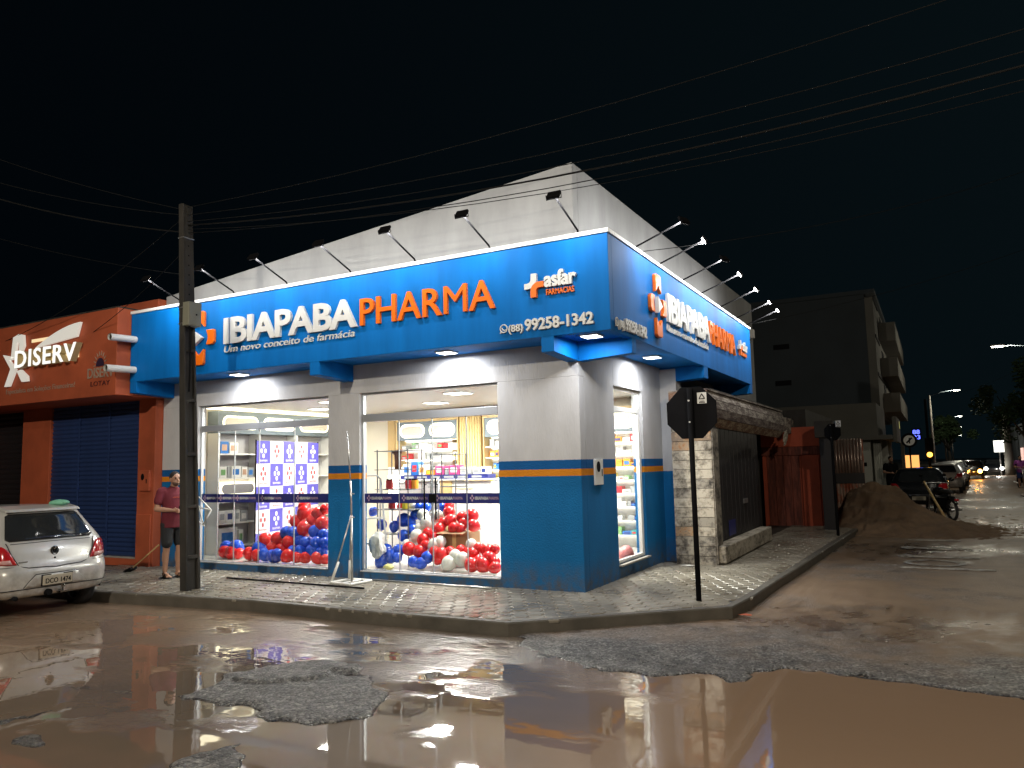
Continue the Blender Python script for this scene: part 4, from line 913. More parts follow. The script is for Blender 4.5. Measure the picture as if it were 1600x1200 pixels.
# counter with stacked goods
ct = thing('shop_counter', 'oak and white shop counter inside behind the door handles', 'counter', (-4.2, 2.9, .1))
MB().box(-5.1, -4.12, 2.75, 3.2, .105, 1.42).build('counter_front', M['grey_int'], ct, bevel=.004); MB().box(-4.118, -3.86, 2.74, 3.2, .105, 1.44).build('oak_panel', M['gold'], ct); MB().box(-3.858, -3.0, 2.76, 3.2, .105, 1.42).build('white_panel', M['white_int'], ct)
MB().box(-5.12, -2.98, 2.70, 3.22, 1.442, 1.47).build('counter_top', M['white_int'], ct, bevel=.004)
for z in (.5, .8, 1.1, 1.28): MB().box(-3.8, -3.4, 2.748, 2.7595, z, z+.012).build('drawer_line', M['gold'], ct)
for k, (x, wd, h, c, s_) in enumerate(((-5.08, .18, .22, 'w', 'b'), (-4.88, .16, .26, 'b', 'r'), (-4.70, .15, .2, 'w', 'o'), (-4.53, .2, .10, 'o', 'y'), (-4.31, .2, .17, 'p', 'w'), (-4.09, .08, .12, 'k', None), (-3.99, .22, .18, 'p', 'w'), (-3.74, .14, .14, 'w', 'k'), (-3.58, .10, .15, 'k', 'w'), (-3.46, .16, .13, 'w', 'k'), (-3.28, .12, .14, 'w', 'n'))):
    pack(x, x+wd, 2.86, 3.05, 1.55, h, c, '%s pack with %s print, number %s along the shop counter' % (CN[c], CN[s_] if s_ else 'no', ('one', 'two', 'three', 'four', 'five', 'six', 'seven', 'eight', 'nine', 'ten', 'eleven')[k]), 'goods along the counter top', 'y', s_)
nd = thing('display_tray', 'long navy display tray on the shop counter', 'display tray', (-4.2, 2.9, 1.47)); MB().box(-5.1, -3.1, 2.80, 3.1, 1.471, 1.549).build('tray', M['navy'], nd)
for k in range(6): MB().box(-5.0+k*.31, -4.78+k*.31, 2.796, 2.7995, 1.49, 1.53).build('tray_print', PK['k'], nd)
# free-standing metal racks by the doors
M['rack_grey'] = mat('grey_rack_metal', (.12, .13, .14), .4, metal=.4)
def rack(x0, x1, y0, y1, zs, label):
    t = thing('metal_rack', label, 'rack', ((x0+x1)/2, (y0+y1)/2, .1))
    for x in (x0, x1):
        for y in (y0, y1): MB().tube([(x, y, .105), (x, y, zs[-1]+.02)], .011, 6).build('rack_post', M['rack_grey'], t)
    for z in zs: MB().box(x0-.04, x1+.04, y0-.03, y1+.03, z-.012, z).build('rack_shelf', M['rack_grey'], t)
    return t
rack(-4.05, -3.42, .75, 1.15, (.62, 1.02, 1.35, 1.68, 1.99), 'grey metal rack with bottles just behind the left door pane')
rack(-3.62, -3.10, 1.7, 2.05, (1.36, 1.66, 1.92), 'smaller grey metal rack deeper behind the left door pane')
for k, (x, y, z, c, n_) in enumerate(((-3.95, .95, 1.352, 'r', 'red pot on the left rack third shelf'), (-3.55, .95, 1.352, 'r', 'second red pot on the left rack third shelf'), (-3.46, 1.0, 1.352, 'o', 'orange pot at the end of the left rack third shelf'), (-3.9, .95, 1.022, 'r', 'red tin low on the left rack'), (-3.62, .95, 1.022, 'y', 'yellow tin low on the left rack'))):
    t = thing('product_pot', n_, 'product pot', (x, y, z), group='pots and tins on the metal rack')
    MB().tube([(x, y, z), (x, y, z+.14)], .06, 12).build('pot_body', PK[c], t, smooth=False); MB().tube([(x, y, z+.141), (x, y, z+.165)], .05, 12).build('pot_lid', M['black'], t)
M['wood_brown'] = mat('brown_bottle_glass', (.16, .06, .03), .3, vary=.3, vscale=8)
vs = thing('brown_vase', 'tall brown bark vase on the left metal rack', 'vase', (-3.77, .95, 1.68))
MB().tube([(-3.77, .95, 1.681), (-3.77, .95, 1.80), (-3.77, .95, 1.92), (-3.79, .95, 1.985)], [.06, .055, .06, .10], 12, ).build('vase_body', M['wood_brown'], vs, smooth=True)
# stepladder behind the doors
def ladder(x, y, w_, h, sp, label, m, rz=0, steps=5):
    t = thing('stepladder', label, 'stepladder', (x, y, .105), rz)
    for s_ in (-1, 1):
        MB().tube([(s_*w_/2, 0, 0), (s_*w_*.36, sp/2, h)], .017, 8).build('front_rail', m, t, world=False, smooth=True); MB().tube([(s_*w_/2, sp, 0), (s_*w_*.36, sp/2+.02, h)], .014, 8).build('rear_rail', m, t, world=False, smooth=True)
    for k in range(steps):
        f_ = (k+1)/(steps+.6); ww = w_/2*(1-f_)+w_*.36*f_
        MB().obox((0, sp/2*f_, h*f_), (ww, 0, 0), (0, .045, 0), (0, 0, .012)).build('step', m, t, world=False)
    MB().tube([(-w_*.36, sp/2, h), (-w_*.2, sp/2, h+.06), (w_*.2, sp/2, h+.06), (w_*.36, sp/2, h)], .015, 8).build('top_bar', m, t, world=False, smooth=True)
    return t
ladder(-3.82, .42, .42, 1.42, .35, 'white tube stepladder behind the left door pane', M['white_paint'], R(60), 3)
ladder(-.75, 2.5, .46, 1.65, .75, 'pale stepladder behind the narrow side window', M['white_paint'], R(75), 6)
# bucket with a black bag in the side window
bk = thing('waste_bucket', 'dark bucket lined with a black bag in the side window', 'bucket', (-.33, 1.72, .105))
MB().tube([(-.33, 1.72, .106), (-.33, 1.72, .46), (-.33, 1.72, .47), (-.33, 1.72, .50)], [.105, .135, .15, .15], 18).build('bucket_body', M['black'], bk, smooth=False)
MB().ball((-.33, 1.72, .50), .125, 12, 8, (1, 1, 1.1)).build('bag_lining', M['rubber'], bk, smooth=True)
MB().tube([(-.33+.15*math.cos(R(a)), 1.72-.03, .50+.06*math.sin(R(a))) for a in range(0, 181, 20)], .006, 6).build('bucket_handle', M['steel'], bk)
pk_ = thing('pink_bag', 'pink plastic bag on the floor beside the dark bucket', 'bag', (-.2, 2.15, .105))
MB().ball((-.2, 2.15, .25), .15, 14, 9, (.8, 1, 1)).build('bag_body', mat('pink_plastic', (.75, .25, .25), .35, bs=.6, bscale=9), pk_, smooth=True)
# cardboard box, white bag, yellow bag
M['card'] = mat('brown_cardboard', (.30, .17, .085), .8, vary=.12)
cb = thing('cardboard_box', 'brown cardboard box among the balloons behind the doors', 'cardboard box', (-2.5, .95, .105))
MB().box(-2.86, -2.36, .86, 1.25, .40, .66).build('box_body', M['card'], cb, bevel=.004); MB().obox((-2.61, .80, .665), (.25, 0, 0), (0, .075, .02), (0, -.001, .002)).build('box_flap', M['card'], cb)
MB().box(-2.64, -2.57, .8595-.004, .8595, .40, .66).build('box_tape', M['gold'], cb)
sp_ = thing('white_crate', 'white crate under the cardboard box among the balloons', 'crate', (-2.6, 1.05, .105)); MB().box(-2.88, -2.34, .9, 1.3, .106, .398).build('crate_body', M['white_int'], sp_, bevel=.01)
def crumple(name, label, cat, c, r, m, sz, seed):
    t = thing(name, label, cat, (c[0], c[1], c[2]-r*sz[2]))
    b = MB().ball(c, r, 16, 11, sz)
    b.v = [tuple(Vector(p)+(Vector(p)-Vector(c)).normalized()*.35*r*mnoise.noise(Vector(p)*9+Vector((seed, 0, 0)))) for p in b.v]
    b.build('bag_body', m, t); return t
crumple('white_bag', 'crumpled white plastic bag in the lower left of the doors', 'bag', (-3.74, .36, .47), .19, M['litter'], (.7, .6, 1.1), 3)
crumple('yellow_bag', 'small yellow plastic wrapper on the floor behind the doors', 'wrapper', (-3.50, .33, .145), .08, mat('yellow_plastic', (.72, .66, .25), .4), (1.3, .8, .5), 8)
# balloons
bmesh_ = {}
for c in 'rbw':
    b = MB(); b.ball((0, 0, 0), 1, 20, 13, (1, 1, 1.06)); 
    b.v = [(x*(1-.22*max(0, -z)**1.5), y*(1-.22*max(0, -z)**1.5), z*(1.0 if z > 0 else 1.12)) for x, y, z in b.v]
    b.tube([(0, 0, -1.16), (0, 0, -1.24), (0, 0, -1.33)], [.05, .05, .11], 8)
    o = b.build('balloon', M['balloon_'+c], smooth=True); bmesh_[c] = o.data; bpy.data.objects.remove(o)
used = {}
for (c, x, y, z, r) in BALLOONS:
    o = bpy.data.objects.new('balloon', bmesh_[c]); col.objects.link(o); r *= 1.2
    o.location = (x, y, max(z, .108+r*1.02)); o.scale = (r*random.uniform(.93, 1.05),)*3; o.rotation_euler = (random.uniform(-1.2, 1.2), random.uniform(-1.2, 1.2), random.uniform(0, 6))
    if x > -4.4: hn, x0_, x1_ = 'heap behind the glass doors', -4.4, -1.55
    elif x < -6.95: hn, x0_, x1_ = 'small left heap in the wide window', -7.6, -7.0
    else: hn, x0_, x1_ = 'heap behind the wide window', -6.75, -4.85
    tz = 'floor level' if z < .30 else ('lower layer' if z < .52 else ('upper layer' if z < .82 else 'the top'))
    tx = ('left edge', 'left part', 'middle', 'right part', 'right edge')[min(4, int((x-x0_)/(x1_-x0_)*5))]
    cn = {'r': 'red', 'b': 'blue', 'w': 'white'}[c]; lab = '%s balloon at %s, %s of %s' % (cn, tz, tx, hn)
    tag(o, lab, 'balloon', lab.replace('balloon at', 'balloons at'))
# lit white display cube by the wide window
lc = thing('lit_display', 'glowing white display tower at the right end of the wide window', 'display', (-5.0, 2.6, .1))
MB().box(-5.55, -5.15, 3.0, 3.35, .106, 1.72).build('tower_body', M['white_int'], lc); 
for z in (.9, 1.15, 1.4): MB().box(-5.54, -5.16, 2.985, 2.998, z, z+.16).build('lit_face', M['led_white'], lc)
# ================================================================== PERSON BY THE POLE
SKIN = mat('skin', (.42, .23, .15), .5, vary=.06, vscale=12)
def cap(b, p, q, r0, r1, n=12):
    p, q = Vector(p), Vector(q); b.tube([p+(q-p)*t for t in (0, .25, .5, .75, 1)], [r0+(r1-r0)*t for t in (0, .25, .5, .75, 1)], n)
    b.ball(p, r0, n, 8); b.ball(q, r1, n, 8)
def fuse(b, name, m, parent, vox, it=4):
    o = b.build(name, m, parent, smooth=True, world=False, fixn=False)
    rm = o.modifiers.new('fuse', 'REMESH'); rm.mode = 'VOXEL'; rm.voxel_size = vox; rm.use_smooth_shade = True
    s_ = o.modifiers.new('soften', 'SMOOTH'); s_.factor = .5; s_.iterations = it
    return o
def limb(b, pts, rr, n=12):
    for i in range(len(pts)-1): cap(b, pts[i], pts[i+1], rr[i], rr[i+1], n)
def man(name, label, loc, rz, shirt, shorts, hair, vox=.009):
    """faces +X; right arm bent across the belly holding something small"""
    t = thing(name, label, 'person', loc, rz)
    b = MB()
    # legs (nearly straight, weight even)
    for s_ in (-1, 1):
        y = s_*.095; fx = .03 if s_ > 0 else -.02
        limb(b, [(0, y*.95, .90), (fx+.01, y, .49), (fx-.02, y*1.02, .10)], [.085, .056, .038])
        cap(b, (fx-.01, y, .38), (fx-.025, y*1.02, .28), .056, .05)     # calf
        limb(b, [(fx-.05, y*1.03, .045), (fx+.06, y*1.08, .04), (fx+.15, y*1.18, .028)], [.036, .037, .022])
        for k in range(5): cap(b, (fx+.14, y*1.15+(k-2)*.017, .024), (fx+.185-.012*abs(k-(1 if s_ > 0 else 3)), y*1.18+(k-2)*.02, .018), .011, .010, 8)
    # pelvis, trunk, neck
    b.loft([(.0, 0, .84, .085, .14), (0, 0, .92, .11, .165), (.005, 0, 1.02, .12, .16), (.01, 0, 1.14, .112, .15), (.005, 0, 1.28, .112, .17), (-.005, 0, 1.38, .095, .175), (-.008, 0, 1.44, .06, .10)])
    for s_ in (-1, 1): b.ball((-.01, s_*.165, 1.40), .062, 12, 8)
    cap(b, (-.01, 0, 1.40), (.02, .0, 1.52), .062, .056)
    # head bowed towards the hand
    H = Vector((.055, -.005, 1.585))
    b.ball(H+Vector((-.012, 0, .022)), 1, 18, 12, (.098, .078, .105)); b.ball(H+Vector((.035, 0, -.045)), 1, 14, 10, (.060, .058, .065))
    b.ball(H+Vector((.062, 0, -.075)), 1, 10, 8, (.026, .032, .022))
    cap(b, H+Vector((.085, 0, .012)), H+Vector((.112, 0, -.022)), .010, .014, 8)
    b.ball(H+Vector((.088, 0, -.053)), 1, 8, 6, (.012, .026, .009))
    for s_ in (-1, 1): b.ball(H+Vector((-.012, s_*.080, -.008)), 1, 8, 8, (.020, .011, .032)); b.ball(H+Vector((.078, s_*.03, .028)), 1, 8, 6, (.016, .024, .008))
    # arms: both bent, hands meeting in front of the belly
    sR, eR, wR = Vector((-.01, -.205, 1.385)), Vector((-.03, -.265, 1.11)), Vector((.215, -.115, 1.085))
    sL, eL, wL_ = Vector((-.01, .205, 1.385)), Vector((-.02, .265, 1.11)), Vector((.225, .085, 1.095))
    for (a, e, h, s_) in ((sR, eR, wR, 1), (sL, eL, wL_, -1)):
        limb(b, [a, e], [.050, .041]); limb(b, [e, e+(h-e)*.35, h], [.043, .042, .027])
        d = (h-e).normalized(); sd = Vector((0, 0, 1)); up = d.cross(sd).normalized()*(-s_)
        pm = h+d*.045
        b.ball(pm, 1, 10, 8, (.046, .040, .026)); b.ball(h+d*.03, .026, 8, 8)
        for k in range(4):
            o_ = (k-1.5)*.019; L = (.034, .040, .038, .030)[k]
            k0 = pm+d*.034+sd*o_; k1 = k0+d*L+up*.004*0; k2 = k1+(d*.35+up*-.02-sd*.0).normalized()*.0+d*.012-up*.022; k3 = k2-up*.016-d*.012
            limb(b, [k0, k1, k2, k3], [.0115, .0105, .0098, .009], 8)
        th0 = h+d*.02+sd*.022; limb(b, [th0, th0+d*.03+sd*.022-up*.008, th0+d*.055+sd*.018-up*.02], [.014, .0115, .010], 8)
    fuse(b, 'body', SKIN, t, vox)
    # T-shirt
    s = MB()
    s.loft([(.004, 0, .80, .150, .202), (.006, 0, .90, .146, .196), (.010, 0, 1.02, .148, .188), (.014, 0, 1.12, .142, .182), (.008, 0, 1.26, .134, .192), (0, 0, 1.34, .122, .196), (-.006, 0, 1.41, .095, .165), (-.008, 0, 1.45, .066, .10)])
    for s_ in (-1, 1):
        s.ball((-.01, s_*.168, 1.395), .076, 12, 8); a = Vector((-.01, s_*.205, 1.385)); e = Vector((-.03, s_*.265, 1.11)); limb(s, [a, a+(e-a)*.55], [.072, .074])
    cap(s, (-.008, 0, 1.41), (.0, 0, 1.445), .082, .070)
    # cut hem, cuffs, neck flat
    o = fuse(s, 'shirt', shirt, t, vox, 14)
    # shorts
    s = MB()
    s.loft([(.002, 0, .78, .11, .165), (.002, 0, .86, .134, .182), (.002, 0, .98, .132, .178), (.004, 0, 1.02, .12, .165)])
    for s_ in (-1, 1): limb(s, [(0.005, s_*.095, .86), (.022, s_*.105, .56)], [.108, .092])
    fuse(s, 'shorts', shorts, t, vox, 10)
    hb = MB(); hb.ball(H+Vector((-.022, 0, .040)), 1, 18, 12, (.098, .083, .096))
    o = fuse(hb, 'hair', hair, t, .008)
    bd_ = MB(); bd_.ball(H+Vector((.036, 0, -.062)), 1, 14, 10, (.060, .0605, .052)); fuse(bd_, 'beard', mat('beard_stubble', (.12, .07, .05), .8), t, .008)
    for s_ in (-1, 1):
        MB().ball(H+Vector((.079, s_*.031, .012)), .0095, 8, 6).build('eye', M['black'], t, world=False, smooth=True)
        MB().obox(H+Vector((.085, s_*.032, .034)), (.004, 0, 0), (0, .019, 0), (0, 0, .004)).build('eyebrow', hair, t, world=False)
    return t
M['maroon'] = mat('maroon_cotton', (.14, .014, .026), .85, vary=.12, vscale=5, bs=.35, bscale=14)
M['shorts_black'] = mat('black_shorts_cloth', (.018, .019, .022), .8, vary=.15, bs=.3, bscale=18)
M['hair'] = mat('short_dark_hair', (.022, .014, .010), .75, vary=.2, bs=.4, bscale=120)
mn = man('person', 'man in maroon t-shirt, black shorts and flip flops standing behind the concrete pole', (-6.90, -1.0, .012), R(-12), M['maroon'], M['shorts_black'], M['hair'])
M['shirt_print'] = mat('orange_shirt_print', (.55, .10, .03), .7)
pr = MB()
for k in range(8): 
    y = -.085+k*.023; pr.tube([(.148+.0*k, y, 1.285), (.149, y+.010, 1.30+.006*(k % 2)), (.149, y+.016, 1.282)], .0035, 5)
pr.build('shirt_print', M['shirt_print'], mn, world=False)
for s_ in (-1, 1):
    fx = .03 if s_ > 0 else -.02; y = s_*.105
    MB().prism([(fx-.10+p[0]*1+.15, y+p[1]) for p in rrect(.27, .095, .045, 5)], (0, 0, -.010), (1, 0, 0), (0, 1, 0), (0, 0, .018)).build('flip_flop', M['rubber'], mn, world=False)
    MB().tube([(fx+.03, y-.045, .008), (fx+.07, y-.035, .06), (fx+.13, y+.0, .04), (fx+.07, y+.045, .06), (fx+.03, y+.05, .008)], .008, 6).build('flip_flop_strap', M['rubber'], mn, world=False)
MB().obox((.30, -.015, 1.09), (.012, 0, 0), (0, .035, 0), (0, 0, .06)).build('phone_body', M['black']).name = 'held_phone'
hp = bpy.data.objects['held_phone']; hp.matrix_world = Matrix.Translation((-6.90, -1.0, .012)) @ Matrix.Rotation(R(-12), 4, 'Z'); tag(hp, 'small dark phone held by the man in maroon', 'phone')

# ================================================================== SILVER HATCHBACK
M['car_paint'] = mat('silver_car_paint', (.60, .60, .58), .28, metal=.3, vary=.05, vscale=2, coat=.6)
def grime(m):
    nt = m.node_tree; b = nt.nodes['Principled BSDF']; src = b.inputs['Base Color'].links[0].from_socket
    tc = nt.nodes.new('ShaderNodeTexCoord'); s_ = nt.nodes.new('ShaderNodeSeparateXYZ'); nt.links.new(tc.outputs['Object'], s_.inputs[0])
    r_ = nt.nodes.new('ShaderNodeMapRange'); r_.inputs['From Min'].default_value = .95; r_.inputs['From Max'].default_value = .25; nt.links.new(s_.outputs['Z'], r_.inputs[0])
    k = nt.nodes.new('ShaderNodeMath'); k.operation = 'MULTIPLY'; nt.links.new(r_.outputs[0], k.inputs[0]); nt.links.new(ramp(nt, nz(nt, coords(nt), 6, 6, .7), [(.35, (.1, .1, .1)), (.7, (.9, .9, .9))]), k.inputs[1])
    mx = nt.nodes.new('ShaderNodeMix'); mx.data_type = 'RGBA'; nt.links.new(k.outputs[0], mx.inputs[0]); nt.links.new(src, mx.inputs[6]); mx.inputs[7].default_value = (.16, .125, .09, 1)
    nt.links.new(mx.outputs[2], b.inputs['Base Color'])
grime(M['car_paint'])
M['car_glass'] = mat('dark_car_glass', (.02, .022, .024), .06, vary=.1, spec=.8)
M['tail_red'] = mat('red_tail_lens', (.42, .012, .016), .15, vary=.15, vscale=9, coat=.6)
M['tail_clear'] = mat('clear_pink_lens', (.55, .30, .28), .15, vary=.2, vscale=9, coat=.5)
M['seam'] = mat('dark_seam', (.01, .01, .01), .8, vary=0)
M['chrome'] = mat('chrome', (.62, .62, .60), .12, metal=1, vary=0)
LV = [(.26, .12, .70), (.30, .05, .78), (.36, .015, .815), (.46, .0, .83), (.60, .0, .835), (.66, .02, .835), (.70, .055, .832), (.86, .085, .832), (.96, .12, .82), (1.02, .16, .80), (1.12, .23, .745), (1.24, .32, .685), (1.34, .395, .635), (1.395, .42, .61), (1.43, .50, .57), (1.455, .80, .46), (1.462, 1.15, .30)]
def car_lv(z):
    zs = [l[0] for l in LV]; return float(np.interp(z, zs, [l[1] for l in LV])), float(np.interp(z, zs, [l[2] for l in LV]))
def rear_x(y, z):
    x, hw = car_lv(z); u = min(abs(y)/hw, 1.)
    return x+.05*u*u+.16*(max(0, u-.72)/.28)**2.2
def front_x(z): return float(np.interp(z, [.26, .5, .68, .8, .92, 1.0, 1.2, 1.4, 1.46], [3.78, 3.88, 3.84, 3.62, 3.05, 2.75, 2.35, 1.98, 1.7]))
def make_car(loc, rz, label, paint, name='parked_car', group=None, plate='DCO 1474', detail=True):
    t = thing(name, label, 'car', loc, rz, group)
    lad = lambda n, m, b, p=t, **k: b.build(n, m, p, world=False, **k)
    n = 14; rings = []; zs = [l[0] for l in LV]
    for z in zs:
        x, hw = car_lv(z); fx = front_x(z); ring = []
        ys = [hw*math.sin(R(-90+180*i/n)) for i in range(n+1)]
        ring += [(rear_x(y, z), y, z) for y in ys]
        rx = rear_x(hw, z)
        for k in range(1, 8):
            q = k/8; ring.append((rx+(fx-.35-rx)*q, hw*(1+.0*q), z))
        ring += [(fx-.35*(abs(y)/hw)**3, y, z) for y in ys[::-1]]
        for k in range(1, 8):
            q = 1-k/8; ring.append((rx+(fx-.35-rx)*q, -hw, z))
        rings.append(ring)
    m_ = len(rings[0]); b = MB(); b.v = [p for r_ in rings for p in r_]
    b.f = [(i*m_+k, i*m_+(k+1) % m_, (i+1)*m_+(k+1) % m_, (i+1)*m_+k) for i in range(len(zs)-1) for k in range(m_)]
    b.f.append(tuple(range(m_))[::-1]); b.f.append(tuple(range((len(zs)-1)*m_, len(zs)*m_)))
    body = lad('body', paint, b, smooth=True)
    sb = body.modifiers.new('soften', 'SUBSURF'); sb.levels = 1; sb.render_levels = 1
    def patch(poly, name, m, off=.004, parent=t, sm=True):
        me = bpy.data.meshes.new(name); bm = bmesh.new()
        vs = [bm.verts.new((0, p[0], p[1])) for p in poly]; bm.faces.new(vs)
        bmesh.ops.triangulate(bm, faces=bm.faces)
        for _ in range(3): bmesh.ops.subdivide_edges(bm, edges=[e for e in bm.edges if e.calc_length() > .07], cuts=1); bmesh.ops.triangulate(bm, faces=bm.faces)
        for v in bm.verts: v.co.x = rear_x(v.co.y, v.co.z)-off
        bmesh.ops.recalc_face_normals(bm, faces=bm.faces)
        bm.to_mesh(me); bm.free(); me.materials.append(m); me.polygons.foreach_set('use_smooth', [True]*len(me.polygons))
        o = bpy.data.objects.new(name, me); col.objects.link(o); o.parent = parent
        s_ = o.modifiers.new('depth', 'SOLIDIFY'); s_.thickness = .012; s_.offset = 0
        return o
    def seamline(pts, r=.006, name='seam', m=None):
        P_ = []
        for a, c in zip(pts[:-1], pts[1:]):
            for k in range(5): q = k/5; y = a[0]+(c[0]-a[0])*q; z = a[1]+(c[1]-a[1])*q; P_.append((rear_x(y, z)-.001, y, z))
        P_.append((rear_x(*pts[-1])-.001, *pts[-1]))
        return lad(name, m or M['seam'], MB().tube(P_, r, 6), smooth=True)
    patch([(-.60, 1.045), (-.55, 1.015), (.55, 1.015), (.60, 1.045), (.50, 1.335), (.46, 1.36), (-.46, 1.36), (-.50, 1.335)], 'rear_window', M['car_glass'])
    # side windows
    for s_ in (-1, 1):
        sv = []
        for (x, z) in ((.62, 1.04), (1.5, 1.02), (2.55, 1.02), (2.05, 1.34), (1.3, 1.37), (.72, 1.33)):
            sv.append((x, s_*(car_lv(z)[1]+.004), z))
        lad('side_window', M['car_glass'], MB().add(sv+[(p[0], p[1]-s_*.02, p[2]) for p in sv], [tuple(range(6)), tuple(range(11, 5, -1))]+[(i, 6+i, 6+(i+1) % 6, (i+1) % 6) for i in range(6)]))
    wv = [(2.72, -.62, 1.02), (2.72, .62, 1.02), (2.10, .52, 1.36), (2.10, -.52, 1.36)]
    lad('windscreen', M['car_glass'], MB().add([(p[0]+.05, p[1], p[2]+.01) for p in wv]+[(p[0]-.0, p[1], p[2]-.01) for p in wv], [(0, 1, 2, 3), (7, 6, 5, 4), (0, 4, 5, 1), (1, 5, 6, 2), (2, 6, 7, 3), (3, 7, 4, 0)]))
    for s_ in (-1, 1):
        tl = patch([(s_*.50, .72), (s_*.55, .82), (s_*.60, .92), (s_*.66, .965), (s_*.815, .965), (s_*.822, .80), (s_*.80, .755), (s_*.66, .73)], 'taillight', M['tail_red'], .008)
        patch([(s_*.56, .735), (s_*.585, .79), (s_*.70, .79), (s_*.80, .79), (s_*.79, .762), (s_*.66, .74)], 'reverse_lens', M['tail_clear'], .016, tl)
    seamline([(-.60, 1.00), (-.56, .86), (-.47, .70), (-.36, .672), (-.12, .665), (0, .655), (.12, .665), (.36, .672), (.47, .70), (.56, .86), (.60, 1.00)])
    seamline([(-.55, .985), (0, .99), (.55, .985)], .004)
    seamline([(-.80, .70), (-.62, .695), (-.48, .695)], .004); seamline([(.80, .70), (.62, .695), (.48, .695)], .004)
    seamline([(-.80, .40), (-.4, .405), (0, .405), (.4, .405), (.80, .40)], .006)
    patch([(-.43, .42), (-.36, .50), (-.28, .575), (.28, .575), (.36, .50), (.43, .42)], 'plate_recess', paint, .004)
    seamline([(-.43, .42), (-.36, .50), (-.28, .58), (.28, .58), (.36, .50), (.43, .42)], .006)
    x0 = rear_x(0, .49)-.03
    pl_ = lad('number_plate', mat('plate_beige', (.42, .38, .30), .5), MB().box(x0-.004, x0+.02, -.20, .20, .43, .555), bevel=.004)
    lad('plate_frame', M['black'], MB().box(x0+.0205, x0+.05, -.215, .215, .418, .567), pl_)
    if plate:
        for o in word(plate, (x0-.0045, .175, .452), (0, -1, 0), (-1, 0, 0), .35, .066, M['black'], None, .012, .003, True, name='plate_lettering'): o.parent = pl_
    xb = rear_x(0, .865)-.006
    if detail:
        bg_ = lad('badge', M['chrome'], MB().tube([(xb, .055*math.cos(R(a)), .865+.055*math.sin(R(a))) for a in range(0, 361, 15)], .006, 6), smooth=True)
        lad('badge_disc', M['black'], MB().prism([(.052*math.cos(R(a)), .052*math.sin(R(a))) for a in range(0, 360, 15)], (xb+.004, 0, .865), (0, 1, 0), (0, 0, 1), (-.003, 0, 0)), bg_)
        Zp = lambda y, z: (xb-.002, -y, .865+z)
        lad('badge_letters', M['chrome'], MB().tube([Zp(-.020, .047), Zp(0, .008), Zp(.020, .047)], .005, 5).tube([Zp(-.042, .028), Zp(-.020, -.044), Zp(0, -.002), Zp(.020, -.044), Zp(.042, .028)], .005, 5), bg_)
        lad('tailgate_lock', M['black'], MB().ball((rear_x(0, .77)-.004, 0, .77), .013, 8, 6), smooth=True)
        lad('model_lettering', M['chrome'], MB().box(rear_x(.42, .745)-.006, rear_x(.42, .745)-.002, .36, .48, .740, .758))
        lad('brake_lamp', M['tail_red'], MB().box(rear_x(0, 1.40)-.012, rear_x(0, 1.40)+.02, -.13, .13, 1.392, 1.412), bevel=.003)
        lad('spoiler', paint, MB().add([(.37, -.52, 1.385), (.37, .52, 1.385), (.62, .52, 1.44), (.62, -.52, 1.44), (.39, -.50, 1.425), (.39, .50, 1.425), (.62, .50, 1.468), (.62, -.50, 1.468)], [(0, 3, 2, 1), (4, 5, 6, 7), (0, 1, 5, 4), (1, 2, 6, 5), (2, 3, 7, 6), (3, 0, 4, 7)]), bevel=.012)
        th = lad('tow_ball', M['chrome'], MB().ball((-.07, -.05, .40), .026, 10, 8).tube([(-.07, -.05, .385), (-.07, -.05, .34)], .014, 8).box(-.11, -.0, -.11, .01, .325, .342), smooth=False)
        lad('tow_socket', M['black'], MB().tube([(-.03, .11, .335), (.06, .11, .335)], .042, 12), th)
        lad('tow_bar', M['black'], MB().tube([(.0, -.05, .325), (.4, -.05, .30)], .022, 8), th)
        lad('exhaust', M['black'], MB().tube([(.02, .52, .30), (.30, .52, .30)], .028, 12), smooth=True)
    for (wx, s_) in ((.66, -1), (.66, 1), (3.1, -1), (3.1, 1)):
        wy = s_*.715; prof = [(-.09, .18), (-.085, .275), (-.06, .29), (0, .293), (.06, .29), (.085, .275), (.09, .18)]
        tv = []; tf = []; nn = 24
        for a in range(nn):
            for (dy, r_) in prof: tv.append((wx+r_*math.cos(2*math.pi*a/nn), wy+dy, .293+r_*math.sin(2*math.pi*a/nn)))
        for a in range(nn):
            for k in range(len(prof)-1): tf.append((a*7+k, a*7+k+1, ((a+1) % nn)*7+k+1, ((a+1) % nn)*7+k))
        wh = lad('wheel', M['rubber'], MB().add(tv, tf), smooth=True)
        rm = MB().prism([(.178*math.cos(R(a)), .178*math.sin(R(a))) for a in range(0, 360, 20)], (wx, wy+s_*.03, .293), (1, 0, 0), (0, 0, 1), (0, s_*.02, 0))
        for k in range(5):
            a = R(72*k); rm.obox((wx+.095*math.cos(a), wy+s_*.055, .293+.095*math.sin(a)), (.08*math.cos(a), 0, .08*math.sin(a)), (0, .012, 0), (-.022*math.sin(a), 0, .022*math.cos(a)))
        lad('rim', M['steel'], rm, wh)
        lad('wheel_arch', M['black'], MB().prism([(wx+.34*math.cos(R(a)), .30+.34*math.sin(R(a))) for a in range(-10, 191, 15)], (0, s_*.826, 0), (1, 0, 0), (0, 0, 1), (0, s_*.012, 0)))
